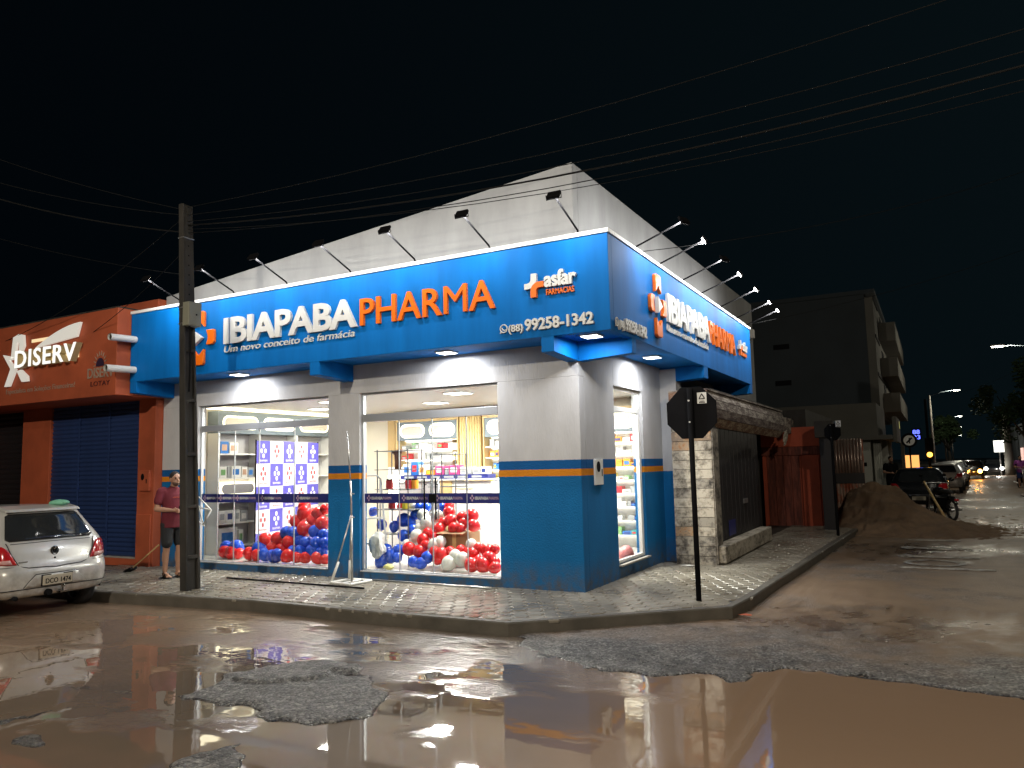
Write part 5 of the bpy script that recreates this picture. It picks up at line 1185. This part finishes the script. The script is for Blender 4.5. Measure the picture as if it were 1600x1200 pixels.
    for s_ in (-1, 1):
        lad('mirror', paint, MB().ball((2.45, s_*.90, 1.02), 1, 10, 8, (.06, .10, .07)), smooth=True)
        lad('headlight', M['alu'], MB().ball((3.72, s_*.60, .68), 1, 12, 8, (.10, .17, .09)), smooth=True)
        lad('door_seam', M['seam'], MB().tube([(1.32, s_*.838, .38), (1.28, s_*.838, .98)], .005, 5)); lad('door_seam', M['seam'], MB().tube([(2.45, s_*.838, .38), (2.55, s_*.838, .96)], .005, 5))
        lad('door_handle', paint, MB().box(1.42, 1.60, s_*.842-.012, s_*.842+.012, .86, .89), bevel=.006)
    return t
CAR = make_car((-6.26, -3.29, -.165), R(178), 'silver hatchback with dirty rear, parked half in view at the flooded kerb', M['car_paint'])
gr = crumple('green_cloth', 'pale green crumpled cloth lying on the roof of the silver hatchback', 'cloth', (-6.82, -2.95, 1.315), .13, mat('pale_green_cloth', (.20, .52, .36), .8), (1.2, .8, .32), 5)
CAR.scale = (1, .965, 1)
# ================================================================== OLD BUILDING NEXT DOOR (side street)
M['old_plank'] = None
def peeling(name, c1, c2, c3, sc_=5, st_=(1, .5, 1)):
    m, nt, b = base(name); v = coords(nt, st_)
    f = nz(nt, v, sc_, 6, .7); f2 = nz(nt, v, sc_*4, 4)
    ad = nt.nodes.new('ShaderNodeMath'); ad.operation = 'MULTIPLY_ADD'; nt.links.new(f2, ad.inputs[0]); ad.inputs[1].default_value = .3; nt.links.new(f, ad.inputs[2])
    nt.links.new(ramp(nt, ad.outputs[0], [(.48, c1), (.62, c2), (.74, c3)]), b.inputs['Base Color']); b.inputs['Roughness'].default_value = .8
    bump(nt, b, ad.outputs[0], .5, .01); return m
M['old_plank'] = peeling('peeling_plank_paint', (.075, .052, .046), (.13, .098, .082), (.36, .32, .27), 4, (1, .45, 2))
M['old_plank3'] = peeling('dark_stained_plank', (.055, .035, .034), (.10, .062, .055), (.26, .22, .19), 5, (1, .35, 2.5))
M['old_plank2'] = peeling('rusty_plank_paint', (.20, .085, .04), (.17, .10, .065), (.42, .34, .24), 5, (1, .6, 2))
M['tile_w'] = peeling('weathered_pale_tile', (.10, .085, .065), (.30, .265, .21), (.46, .41, .33), 4)
M['tile_r'] = peeling('rusty_tile', (.30, .13, .05), (.34, .24, .15), (.20, .15, .11), 5)
M['tile_k'] = peeling('smoky_tile', (.04, .034, .028), (.16, .14, .115), (.30, .27, .22), 4)
ob = thing('old_bar', 'shut old bar with peeling tiled pillar and tattered plank canopy', 'building', (.6, 5, 0))
op = lambda n, m, b, p=ob, **k: b.build(n, m, p, **k)
op('pillar_core', M['concrete_dark'], MB().box(.30, .955, 3.24, 3.60, -.1, 2.30))
z = -.02; j = 0
while z < 2.24:
    h = .158
    for (xa, xb) in ((.292, .60), (.606, .963)):
        m = M['tile_r'] if (j in (3, 12, 13) and xa < .5) or j == 13 else (M['tile_k'] if j < 3 or random.random() < .12 else M['tile_w'])
        op('tile', m, MB().box(xa, xb, 3.205+random.uniform(-.006, .004), 3.238, z+.006, z+h), bevel=.005)
    z += h; j += 1
op('side_tiles', M['tile_k'], MB().box(.957, .985, 3.22, 3.60, -.05, 2.24))
shut = op('dark_shutter', M['shutter_dark'], MB().box(.80, .84, 3.60, 7.6, -.05, 2.5))
for k in range(12): op('shutter_fold', M['shutter_dark'], MB().box(.842, .862, 3.64+k*.33, 3.64+k*.33+.30, .32, 2.48), shut, bevel=.008)
op('notice_board', M['tile_k'], MB().box(.866, .88, 3.78, 3.98, 1.50, 2.02), shut)
op('lock_plate', M['steel'], MB().box(.866, .88, 5.9, 6.25, .86, .95), shut); op('blue_panel', M['navy'], MB().box(.866, .875, 4.6, 5.1, .35, .62), shut)
op('ledge', M['tile_w'], MB().add([(.86, 3.3, .02), (1.10, 3.3, .02), (1.10, 7.4, .02), (.86, 7.4, .02), (.86, 3.3, .30), (1.10, 3.3, .30), (1.10, 7.4, .30), (.86, 7.4, .30)], [(0, 3, 2, 1), (4, 5, 6, 7), (0, 1, 5, 4), (1, 2, 6, 5), (2, 3, 7, 6), (3, 0, 4, 7)]), bevel=.02)
op('upper_wall', M['concrete_dark'], MB().box(.30, .80, 3.98, 11.6, 2.5, 2.98))
# plank canopy along the street: four long boards, the last one tilted under
ys0, ys1 = 3.12, 10.6
for k, (z0, z1, xo0, xo1, m) in enumerate(((2.745, 2.90, .985, .93, 'old_plank'), (2.59, 2.735, 1.0, .985, 'old_plank'), (2.435, 2.58, .985, 1.005, 'old_plank3'), (2.285, 2.425, .88, .985, 'old_plank2'))):
    e = ys1-.25*k*.3-random.uniform(0, .15)
    op('canopy_plank', M[m], MB().add([(xo0, ys0, z0), (xo0, e, z0-.06), (xo1, e, z1-.05), (xo1, ys0, z1), (xo0-.03, ys0, z0), (xo0-.03, e, z0-.06), (xo1-.03, e, z1-.05), (xo1-.03, ys0, z1)], [(0, 1, 2, 3), (7, 6, 5, 4), (0, 4, 5, 1), (1, 5, 6, 2), (2, 6, 7, 3), (3, 7, 4, 0)]), bevel=.006)
op('canopy_top', M['old_plank'], MB().box(.30, .965, ys0+.01, ys1-.2, 2.875, 2.90)); op('canopy_end', M['old_plank2'], MB().box(.30, .95, ys0, ys0+.03, 2.30, 2.872))
for k in range(5):
    y = ys1-.1-random.uniform(0, .5); op('torn_flap', M['tile_w'], MB().obox((1.03, y, 2.32-random.uniform(0, .2)), (.015, .05, .02), (.02, -.03, .09), (.01, .004, .002)))
# tattered board continuing in the dark
for (y0, y1, z0, z1, m) in ((10.7, 11.6, 2.36, 2.75, 'old_plank'), (11.65, 13.2, 2.40, 2.80, 'concrete_dark')): op('old_signboard', M[m], MB().box(.94, .99, y0, y1, z0, z1), bevel=.008)
op('sign_patch', M['tile_k'], MB().box(.992, 1.0, 11.7, 12.3, 2.46, 2.72))
# orange-red premises further along
oh = thing('red_house', 'dark orange red house front in shadow past the old bar', 'building', (1, 10, 0))
op('wall_panel', M['orange_wall'], MB().box(.2, 1.95, 11.6, 11.9, -.1, 2.5), oh, bevel=.01)
M['shade_red'] = peeling('shaded_dark_red', (.07, .018, .012), (.12, .026, .014), (.20, .05, .03), 3, (3, 1, .4))  # dark red: the canopy's shade on the orange wall, put into the colour
op('upper_band', M['orange_wall'], MB().box(.2, 1.97, 11.50, 11.598, 2.02, 2.52), oh, bevel=.01)
op('shade_band', M['shade_red'], MB().box(.2, 1.96, 11.52, 11.598, 1.80, 2.018), oh, bevel=.006)  # dark strip painted in for the band of canopy shade
for k in range(4): op('shade_plank', M['shade_red'], MB().box(.32+k*.205, .515+k*.205, 11.56, 11.598, -.05, 1.79), oh, bevel=.004)  # dark boards painted in for the shaded left part of the wall
op('pilaster', M['orange_wall'], MB().box(1.20, 1.62, 11.45, 11.598, -.1, 1.795), oh, bevel=.01)
op('rear_block', M['concrete_dark'], MB().box(-4, 1.3, 11.95, 18, -.1, 3.0), oh)
dp = thing('dark_pillar', 'dark brown pillar in front of the red house', 'pillar', (1.95, 10.6, 0)); MB().box(1.78, 2.06, 10.4, 10.8, -.1, 2.42).build('shaft', M['shutter_dark'], dp, bevel=.01); MB().box(1.70, 2.12, 10.3, 10.9, 2.2, 2.6).build('capital', M['concrete_dark'], dp, bevel=.01)
M['leaf'] = mat('dark_leaves', (.035, .06, .028), .9, vary=.4, vscale=3, spec=.1)
# corrugated gate
gt = thing('corrugated_gate', 'rusty orange corrugated metal gate with bright ribs at the top', 'gate', (2.0, 13.5, 0))
M['corr'] = peeling('painted_corrugated_metal', (.30, .06, .025), (.34, .10, .05), (.40, .30, .24), 3, (1, 1, .4))
M['corr_t'] = mat('bare_corrugated_metal', (.34, .26, .22), .35, metal=.6, vary=.3, vscale=4, stretch=(4, 1, .4))
for k in range(13):
    x = 1.52+k*.078; 
    for (z0, z1, m, n_) in ((-.1, 1.05, 'corr', 'lower_rib'), (1.05, 2.22, 'corr_t', 'upper_rib')): MB().tube([(x, 13.5, z0), (x, 13.5, z1)], .036, 8).build(n_, M[m], gt, smooth=True)
MB().box(1.5, 2.52, 13.51, 13.54, -.1, 2.2).build('gate_sheet', M['corr'], gt); MB().box(1.75, 2.52, 13.45, 13.47, 1.0, 1.28).build('gate_patch', M['shutter_dark'], gt)
# sand heap
M['sand'] = mat('damp_brown_sand', (.165, .105, .062), .95, vary=.22, vscale=2.5, bs=.8, bscale=45)
n = 130; V_ = []; F_ = []
for i in range(n+1):
    for j in range(n+1):
        x = 1.7+5.0*i/n; y = 9.6+9.5*j/n
        hh = .86*math.exp(-(((x-2.4)/.95)**2+((y-13.6)/1.8)**2))+.55*math.exp(-(((x-3.3)/.9)**2+((y-13.2)/1.9)**2))+.16*math.exp(-(((x-4.4)/.9)**2+((y-12.2)/1.8)**2))
        e = min(1, min(i, n-i, j, n-j)/9)
        V_.append((x, y, -.16+hh*e*(1+.2*mnoise.noise(Vector((x*2.2, y*2.2, 0))))+(.05*e+.01)*mnoise.noise(Vector((x*5, y*5, 3)))+(.03*e+.006)*mnoise.noise(Vector((x*13, y*13, 5)))))
for i in range(n):
    for j in range(n): F_.append((i*(n+1)+j, (i+1)*(n+1)+j, (i+1)*(n+1)+j+1, i*(n+1)+j+1))
sp = grid_mesh('sand_pile', V_, F_, M['sand']); tag(sp, 'heap of brown building sand spread from the pavement into the road', 'sand heap')
# dark parked car and motorbike behind the heap
M['car_black'] = mat('black_car_paint', (.010, .011, .013), .22, vary=.1, coat=.5)
M['car_white'] = mat('white_car_paint', (.34, .34, .34), .3, vary=.03, coat=.4)
c2 = make_car((3.70, 18.6, -.14), R(88), 'black hatchback parked behind the sand heap', M['car_black'], group=None, plate=None, detail=False)
def motorbike(x, y, rz, label, m):
    t = thing('motorbike', label, 'motorbike', (x, y, -.13), rz); L = lambda n_, m_, b, **k: b.build(n_, m_, t, world=False, **k)
    for wx in (-.62, .62):
        w_ = L('wheel', M['rubber'], MB().tube([(wx+.27*math.cos(R(a)), 0, .29+.27*math.sin(R(a))) for a in range(0, 361, 20)], .04, 8), smooth=True)
        L('hub', M['steel'], MB().tube([(wx, -.05, .29), (wx, .05, .29)], .05, 10))
        L('spokes', M['steel'], MB().tube([(wx-.25, 0, .29), (wx+.25, 0, .29)], .006, 5).tube([(wx, 0, .04), (wx, 0, .54)], .006, 5).tube([(wx-.18, 0, .11), (wx+.18, 0, .47)], .006, 5).tube([(wx-.18, 0, .47), (wx+.18, 0, .11)], .006, 5))
    L('fuel_tank', m, MB().ball((.12, 0, .80), 1, 14, 9, (.27, .14, .13)), smooth=True); L('seat', M['rubber'], MB().ball((-.34, 0, .80), 1, 14, 9, (.36, .13, .07)), smooth=True)
    L('engine', M['black'], MB().box(-.15, .22, -.13, .13, .28, .62), bevel=.03); L('exhaust', M['steel'], MB().tube([(.2, -.14, .35), (-.1, -.17, .25), (-.75, -.18, .32)], .04, 10), smooth=True)
    L('fork', M['steel'], MB().tube([(.62, .07, .29), (.40, .07, 1.0)], .02, 8).tube([(.62, -.07, .29), (.40, -.07, 1.0)], .02, 8), smooth=True)
    L('handlebar', M['steel'], MB().tube([(.28, .36, 1.03), (.40, .15, 1.04), (.40, -.15, 1.04), (.28, -.36, 1.03)], .014, 8), smooth=True)
    for s_ in (-1, 1): L('mirror', M['black'], MB().tube([(.36, s_*.28, 1.04), (.40, s_*.33, 1.22)], .007, 6).ball((.40, s_*.34, 1.26), 1, 10, 7, (.02, .06, .04)))
    L('headlight', M['alu'], MB().ball((.50, 0, .92), .085, 12, 8), smooth=True); L('rear_mudguard', m, MB().tube([(-.45, 0, .62), (-.72, 0, .62), (-.90, 0, .48)], [.06, .07, .04], 8), smooth=True); L('front_mudguard', m, MB().tube([(.42, 0, .50), (.62, 0, .585), (.82, 0, .50)], .055, 8), smooth=True)
    L('frame_tube', M['black'], MB().tube([(-.62, .08, .29), (-.2, .1, .40), (.2, .06, .45), (.42, 0, .9)], .02, 8).tube([(-.62, -.08, .29), (-.2, -.1, .40)], .02, 8), smooth=True)
    L('kickstand', M['steel'], MB().tube([(-.05, .14, .33), (-.12, .32, .01)], .014, 6)); L('tail_lamp', M['tail_red'], MB().box(-.93, -.87, -.05, .05, .56, .62), bevel=.01)
    return t
motorbike(4.30, 16.2, R(115), 'black motorbike parked against the dark car by the sand heap', M['car_black'])
ln = tag(MB().tube([(3.9, 16.2, .95), (4.4, 15.2, -.10)], .035, 8).build('wooden_pole', M['gold'], smooth=True), 'pale pole leaning from the dark motorbike down to the sand', 'pole')

# ================================================================== BUILDINGS DOWN THE SIDE STREET
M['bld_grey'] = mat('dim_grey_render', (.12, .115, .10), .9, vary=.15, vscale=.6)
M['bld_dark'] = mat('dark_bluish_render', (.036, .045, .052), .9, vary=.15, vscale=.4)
M['bld_white'] = mat('off_white_render', (.46, .46, .41), .85, vary=.1, vscale=1)
ap = thing('apartment_block', 'tall dark apartment block with stepped balconies beyond the shop', 'building', (0, 38, 0))
bp = lambda n, m, b, p=ap, **k: b.build(n, m, p, **k)
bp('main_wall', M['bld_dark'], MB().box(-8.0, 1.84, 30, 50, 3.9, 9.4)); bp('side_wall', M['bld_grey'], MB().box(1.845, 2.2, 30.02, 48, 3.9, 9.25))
for k, z in enumerate((3.95, 5.75, 7.55)):
    bb = bp('balcony', M['bld_grey'], MB().box(2.202, 2.95, 33.5, 46, z, z+.14)); bp('balcony_wall', M['bld_grey'], MB().box(2.85, 2.96, 33.5, 46, z+.142, z+.95).box(2.204, 2.848, 33.5, 33.6, z+.142, z+.95), bb)
    bp('balcony_door', M['black'], MB().box(2.202, 2.23, 35, 37, z+.145, z+1.5), bb)
    bp('floor_band', M['black'], MB().box(2.202, 2.24, 30.1, 33.4, z+1.55, z+1.72))
bp('roof_edge', M['bld_dark'], MB().box(-8.1, 2.3, 29.9, 48.1, 9.402, 9.6))
for (x, z) in ((-2.4, 7.1), (-2.4, 5.3), (-5.0, 7.1), (-5.0, 5.3)): w_ = bp('vent_window', M['black'], MB().box(x, x+.75, 29.95, 29.998, z, z+.25))
sh2 = thing('white_corner_shop', 'dim off-white corner shop with ribbed pillars and awning slab', 'building', (2, 28, 0))
wp2 = lambda n, m, b, p=sh2, **k: b.build(n, m, p, **k)
wp2('upper_storey', M['bld_grey'], MB().box(-6, 2.35, 24.0, 29.9, 2.55, 3.85)); wp2('canopy', M['bld_grey'], MB().box(-6, 2.85, 23.4, 29.8, 2.38, 2.548)); wp2('front_wall', M['bld_white'], MB().box(1.55, 2.05, 24.0, 24.4, -.1, 2.378)); wp2('side_wall', M['bld_white'], MB().box(-6, 2.30, 24.9, 29.8, -.1, 2.376))
wp2('grey_door', M['slate'], MB().box(.7, 1.52, 24.1, 24.2, -.1, 2.2)); wp2('dark_plate', M['black'], MB().box(1.72, 1.88, 23.97, 23.998, 1.35, 1.5))
for k in range(4): wp2('ribbed_pillar', M['bld_white'], MB().tube([(2.16+k*.07, 24.4, -.1), (2.16+k*.07, 24.4, 2.376)], .05, 8), smooth=True)
for k in range(3): wp2('shop_pillar', M['bld_white'], MB().box(2.33, 2.58, 26.0+k*1.5, 26.35+k*1.5, -.1, 2.377))
wp2('sign_board', M['bld_grey'], MB().box(2.86, 3.0, 24.6, 28.5, 2.3, 3.3))
wp2('sign_graphic', emis('dim_yellow_sign', (.8, .75, .2), .35), MB().prism([(.0, 0), (.25, .12), (.5, 0), (.4, .3), (.1, .32)], (3.003, 27.6, 2.9), (0, 1, 0), (0, 0, 1), (.01, 0, 0)))
wp2('lit_doorway', emis('lit_orange_doorway', (1, .42, .10), 1.4), MB().box(3.05, 3.62, 31.0, 31.05, .0, 1.75)); wp2('door_jamb', M['bld_grey'], MB().box(2.9, 3.04, 30.9, 31.2, -.1, 2.4))
led = thing('led_sign', 'small glowing blue LED sign hung above the street', 'LED sign', (3.6, 30, 2.7)); MB().box(3.42, 3.80, 30.0, 30.08, 2.44, 2.95).build('case', M['black'], led)
M['led_blue'] = emis('lit_blue_led', (.10, .14, 1), 2.6); word('88', (3.45, 29.995, 2.71), (1, 0, 0), (0, -1, 0), .3, .19, M['led_blue'], led, .02, .01); word('23', (3.47, 29.995, 2.47), (1, 0, 0), (0, -1, 0), .3, .19, M['led_blue'], led, .02, .01)
rd = thing('round_sign', 'round white traffic sign with black rim and crossed arrow', 'road sign', (3.42, 24.2, 0))
MB().tube([(3.42, 24.23, -.1), (3.42, 24.23, 2.6)], .03, 8).build('post', M['black'], rd); MB().prism([(.28*math.cos(R(a)), .28*math.sin(R(a))) for a in range(0, 360, 15)], (3.42, 24.2, 2.32), (1, 0, 0), (0, 0, 1), (0, .01, 0)).build('rim_plate', M['black'], rd)
MB().prism([(.20*math.cos(R(a)), .20*math.sin(R(a))) for a in range(0, 360, 15)], (3.42, 24.197, 2.32), (1, 0, 0), (0, 0, 1), (0, -.004, 0)).build('white_disc', M['white_paint'], rd)
MB().obox((3.42, 24.188, 2.32), (.10, 0, .10), (.02, 0, -.02), (0, .003, 0)).box(3.41, 3.45, 24.18, 24.19, 2.2, 2.42).build('symbol', M['black'], rd)
tl = thing('traffic_light', 'traffic light with only the amber lamp lit', 'traffic light', (4.1, 32, 0))
MB().tube([(4.05, 32.1, -.1), (4.05, 32.1, 4.4)], .06, 8).build('post', M['black'], tl); MB().box(3.9, 4.25, 31.8, 32.05, 1.55, 2.55).build('housing', M['black'], tl, bevel=.02)
for z, m in ((2.36, 'black'), (2.06, 'black'), (1.76, None)): MB().tube([(4.07, 31.795, z), (4.07, 31.74, z)], .12, 14).build('lamp', M[m] if m else emis('lit_amber_lamp', (1, .45, .05), 5), tl)
# a dim bystander near the off-white shop
man('person', 'dark-clothed person standing by the off-white shop pillars', (2.75, 23.2, .01), R(-60), M['black'], M['black'], M['hair'], .014)
# row of parked cars beyond
for k, (x, y, m, l) in enumerate(((4.55, 34, 'car_white', 'white hatchback parked next beyond the black hatchback'), (4.9, 41, 'car_white', 'second white hatchback in the far parked row'), (5.2, 47.5, 'car_paint', 'grey hatchback in the far parked row'), (5.5, 54, 'car_white', 'last white hatchback in the far parked row'))):
    c = copy_tree(CAR if m == 'car_paint' else c2); c.location = (x, y, -.14); c.rotation_euler = (0, 0, R(86)); c['label'] = l; c['group'] = 'cars parked down the side street'; c.scale = (1, 1, 1)
    if m == 'car_white':
        for ch in c.children_recursive:
            if ch.data and ch.data.materials and ch.data.materials[0] == M['car_black']:
                ch.data = ch.data.copy(); ch.data.materials[0] = M['car_white']
        
# oncoming traffic far away
for (x, y, c, s_, l) in ((6.9, 62, (1, .40, .06), 30, 'far oncoming car with orange glowing headlamps'), (9.1, 74, (1, .95, .85), 16, 'far oncoming car with white headlamps at the right')):
    t = copy_tree(c2); t.location = (x, y, -.14); t.rotation_euler = (0, 0, R(-94)); t['label'] = l; t['group'] = 'oncoming cars far down the street'
    mm = emis('lit_headlamp', c, s_)
    for dxx in (-.6, .6):
        MB().ball((3.86, dxx, .62), .15, 10, 7).build('lit_headlamp', mm, t, world=False)
    point('headlamp_glow', t, (x-.0, y-4.6, .6), 60, c)
    bpy.data.objects[-1] if False else None
# street lamps
def street_lamp(x, y, h, armdir, L, label, power, m='street_glow', col_=(1, .93, .74)):
    t = thing('street_lamp', label, 'street lamp', (x, y, -.13), group=None); a = Vector(armdir).normalized()
    top = Vector((x, y, h-.45))
    MB().tube([(x, y, -.15), (x, y, h-.35)], [.13, .09], 10).build('post', M['concrete'], t, smooth=True)
    MB().tube([top, top+a*L*.5+Vector((0, 0, .32)), top+a*L+Vector((0, 0, .45))], .03, 8).build('arm', M['slate'], t, smooth=True)
    hd = top+a*(L+.25)+Vector((0, 0, .45)); sd = Vector((-a.y, a.x, 0))
    MB().obox(hd, a*.34, sd*.14, (0, 0, .05)).build('lamp_head', M['steel'], t, bevel=.03)
    MB().obox(hd-Vector((0, 0, .062)), a*.26, sd*.11, (0, 0, .010)).build('lens', M[m], t)
    point('lamp_light', t, hd-Vector((0, 0, .22)), power, col_, .15)
    return t
street_lamp(10.2, 38.8, 7.5, (-1, .0, 0), 2.3, 'nearest visible street lamp on an arm from the right edge', 500)
street_lamp(4.3, 69.2, 7.5, (1, 0, 0), 1.9, 'street lamp on a long arm from the left side beyond the block', 500)
street_lamp(6.0, 122.8, 7.5, (1, 0, 0), 1.9, 'third street lamp, high over the distant road', 400)
street_lamp(7.4, 173.9, 7.5, (1, 0, 0), 1.9, 'fourth street lamp, under the third one in the picture of the far road', 400)
street_lamp(9.5, 250, 7.5, (1, 0, 0), 1.9, 'farthest street lamp low over the end of the road', 400)
street_lamp(10.6, 15.5, 8.0, (-1, 0, 0), 2.2, 'street lamp beside the road just outside the view', 260)
# unseen street lamps, assumed behind the viewer as ambient light from this side
street_lamp(-2.5, -17.5, 7.5, (0, 1, 0), 1.8, 'unseen street lamp assumed behind the viewer on the near side of the flooded street', 3700, col_=(1, .90, .74))
street_lamp(11.5, -10.5, 7.5, (-1, .2, 0), 1.8, 'unseen street lamp assumed behind the viewer at the opposite street corner', 2200, col_=(1, .88, .70))
# right-hand side of the street
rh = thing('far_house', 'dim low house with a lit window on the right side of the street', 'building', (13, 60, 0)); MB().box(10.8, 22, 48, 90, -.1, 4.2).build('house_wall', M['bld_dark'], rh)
MB().box(10.74, 10.798, 56, 58.5, 1.4, 2.4).build('lit_window', emis('lit_green_window', (.7, 1, .8), 1.0), rh); MB().box(10.72, 10.798, 66, 68, -.05, 2.2).build('lit_door', emis('lit_pink_door', (1, .55, .45), .9), rh)
lb = thing('lit_box_sign', 'glowing white box sign on a pole by the far tree', 'lit sign', (9.4, 70, 0)); MB().tube([(9.35, 70.1, -.1), (9.35, 70.1, 2.0)], .05, 8).build('post', M['steel'], lb); MB().box(8.95, 9.75, 69.9, 70.05, 1.9, 2.9).build('sign_box', emis('lit_box_face', (1, 1, .9), 2.2), lb)
wpole = thing('white_pole', 'pale concrete pole beside the glowing box sign', 'utility pole', (10.0, 70, 0)); MB().tube([(10.0, 70.0, -.1), (10.0, 70, 5.8)], [.36, .26], 12).build('shaft', M['bld_grey'], wpole, smooth=True)
def tree(x, y, h, r_, seed, label):
    rs3 = random.Random(seed); t = thing('tree', label, 'tree', (x, y, -.1))
    tk = MB().tube([(x, y, -.1), (x+.1, y, h*.28), (x-.05, y+.1, h*.5)], [.22, .17, .10], 8)
    for k in range(5):
        a = rs3.uniform(0, 6.28); tk.tube([(x+.05, y, h*.36), (x+r_*.4*math.cos(a), y+r_*.4*math.sin(a), h*.6), (x+r_*.7*math.cos(a), y+r_*.7*math.sin(a), h*.8)], [.10, .06, .03], 6)
    tk.build('trunk', M['concrete_dark'], t, smooth=True)
    lf = MB(); cl_ = [(rs3.gauss(0, .5)*r_, rs3.gauss(0, .5)*r_, h*.68+rs3.gauss(0, .13)*h) for _ in range(22)]
    for c in cl_:
        rr = r_*rs3.uniform(.22, .42)
        for _ in range(110):
            d = Vector((rs3.gauss(0, 1), rs3.gauss(0, 1), rs3.gauss(0, .8))).normalized()*rr*rs3.uniform(.5, 1.05); p = Vector((x+c[0], y+c[1], c[2]))+d
            u = Vector((rs3.gauss(0, 1), rs3.gauss(0, 1), rs3.gauss(0, .6))).normalized()*.19; q = u.orthogonal().normalized()*.10
            lf.add([p-u, p+q, p+u, p-q], [(0, 1, 2, 3)])
    o = lf.build('crown', M['leaf'], t, fixn=False); return t
tree(10.6, 62, 8.0, 2.8, 4, 'dim leafy tree on the right side beyond the parked rider')
tree(13.5, 52, 9.0, 3.2, 9, 'dark larger tree at the right edge of the view')
tree(5.6, 78, 6.0, 1.6, 12, 'thin dim tree on the left side beyond the traffic light')
rb = motorbike(8.35, 40.4, R(-80), 'dark motorbike carrying the purple rider at the right edge', M['car_black'])
M['purple'] = mat('purple_cloth', (.22, .04, .24), .8); M['blue_cloth'] = mat('blue_cloth', (.02, .05, .22), .8)
man('person', 'rider in purple top standing over a motorbike at the right edge', (8.30, 40.2, -.1), R(-80), M['purple'], M['blue_cloth'], M['black'], .014)
# worn road lettering: bars of white paint
M['road_paint'] = peeling('worn_white_road_paint', (.12, .095, .07), (.34, .32, .28), (.50, .48, .44), 3)
for k, (y, h, L) in enumerate(((9.5, .16, 1.0), (7.85, .22, 1.15), (6.35, .20, 1.2), (4.75, .16, 1.35))):
    tag(MB().box(3.58, 3.58+L, y, y+h, -.118, -.112).build('paint_stroke', M['road_paint']), 'worn white paint bar across the side street, %s one from the corner' % ('fourth', 'third', 'second', 'nearest')[k], 'road marking', 'worn white paint strokes on the side street')
rg = MB()
pts = [(4.08+.48*math.cos(R(a)), 5.55+.42*math.sin(R(a)), -.115) for a in range(0, 361, 12)]
vv = []
for s_ in (1, .78): vv += [(4.08+(p[0]-4.08)*s_, 5.55+(p[1]-5.55)*s_, -.113) for p in pts]
nn = len(pts); rg.add(vv, [(i, i+1, nn+i+1, nn+i) for i in range(nn-1)])
tag(rg.build('paint_ring', M['road_paint']), 'worn white painted ring between the bars on the side street', 'road marking')
for k, (x, y) in enumerate(((3.62, 7.96), (3.62, 6.45))): tag(MB().prism([(.14*math.cos(R(a)), .22*math.sin(R(a))) for a in range(0, 360, 24)], (x, y, -.118), (1, 0, 0), (0, 1, 0), (0, 0, .007)).build('paint_dot', M['road_paint']), 'round blob of white paint at the left end of the %s bar' % ('third', 'second')[k], 'road marking')
# overhead cables
M['cable'] = mat('black_cable', (.013, .013, .013), .9, vary=0, spec=.1)
def cable(a, b_, sag, label, r=.006, n=24, m='cable'):
    a, b_ = Vector(a), Vector(b_)
    pts = [a+(b_-a)*(k/n)-Vector((0, 0, sag*4*(k/n)*(1-k/n))) for k in range(n+1)]
    tag(MB().tube(pts, r, 5).build('overhead_cable', M[m], smooth=True), label, 'cable', 'overhead cables')
pt_ = lambda z: (lean(z)[0], lean(z)[1], z)
cable(pt_(5.74), (18, .6, 9.3), .9, 'topmost cable from the pole head to the upper right')
cable(pt_(5.62), (18, .2, 8.5), 1.12, 'second cable from the pole head crossing above the gable')
cable(pt_(5.52), (18, .1, 8.3), 1.22, 'third cable from the pole crossing the gable corner')
cable(pt_(5.46), (18, .0, 8.2), 1.30, 'bundled thicker cable from the pole crossing the gable wall', .012)
cable(pt_(5.34), (18, -.1, 8.0), 1.30, 'lowest cable from the pole crossing the gable wall')
cable(pt_(5.40), (18, .3, 8.1), 1.42, 'thin slack cable below the bundled one', .005)
L1 = (-13.5, -4.4, 9.2)
cable(pt_(5.70), L1, .3, 'topmost cable from the pole head to the upper left')
cable(pt_(5.62), (-13.5, -4.4, 8.6), .4, 'second cable from the pole head to the upper left')
cable(pt_(5.35), (-13.5, -4.4, 8.45), .45, 'slack cable from the pole to the upper left', .012)
cable((-7.6, -.3, 5.3), (-13.5, -4.4, 7.4), .3, 'low cable at the far left of the sky')
cable(pt_(5.62), (-16, -.5, 4.4), .5, 'cable from the pole head falling behind the terracotta shop')
cable(pt_(5.1), (-16, .6, 4.3), .6, 'lower cable from the pole falling behind the terracotta shop')
cable((.75, 7.6, 4.66), (9.5, 14.0, 7.9), .3, 'cable from the far end of the side fascia rising to the right')
cable((.75, .6, 4.66), (8.6, 10.5, 8.6), .4, 'cable from the near side fascia rising to the right')
cable((10.2, 38.8, 7.0), (4.3, 69.2, 6.9), .5, 'cable strung between two visible street lamps')
cable((10.2, 38.8, 6.5), (12, 10, 7.6), .6, 'cable from the nearest street lamp off to the right edge')
cable((4.3, 69.2, 6.6), (6.0, 122.8, 7.0), .8, 'cable running on down the far street')
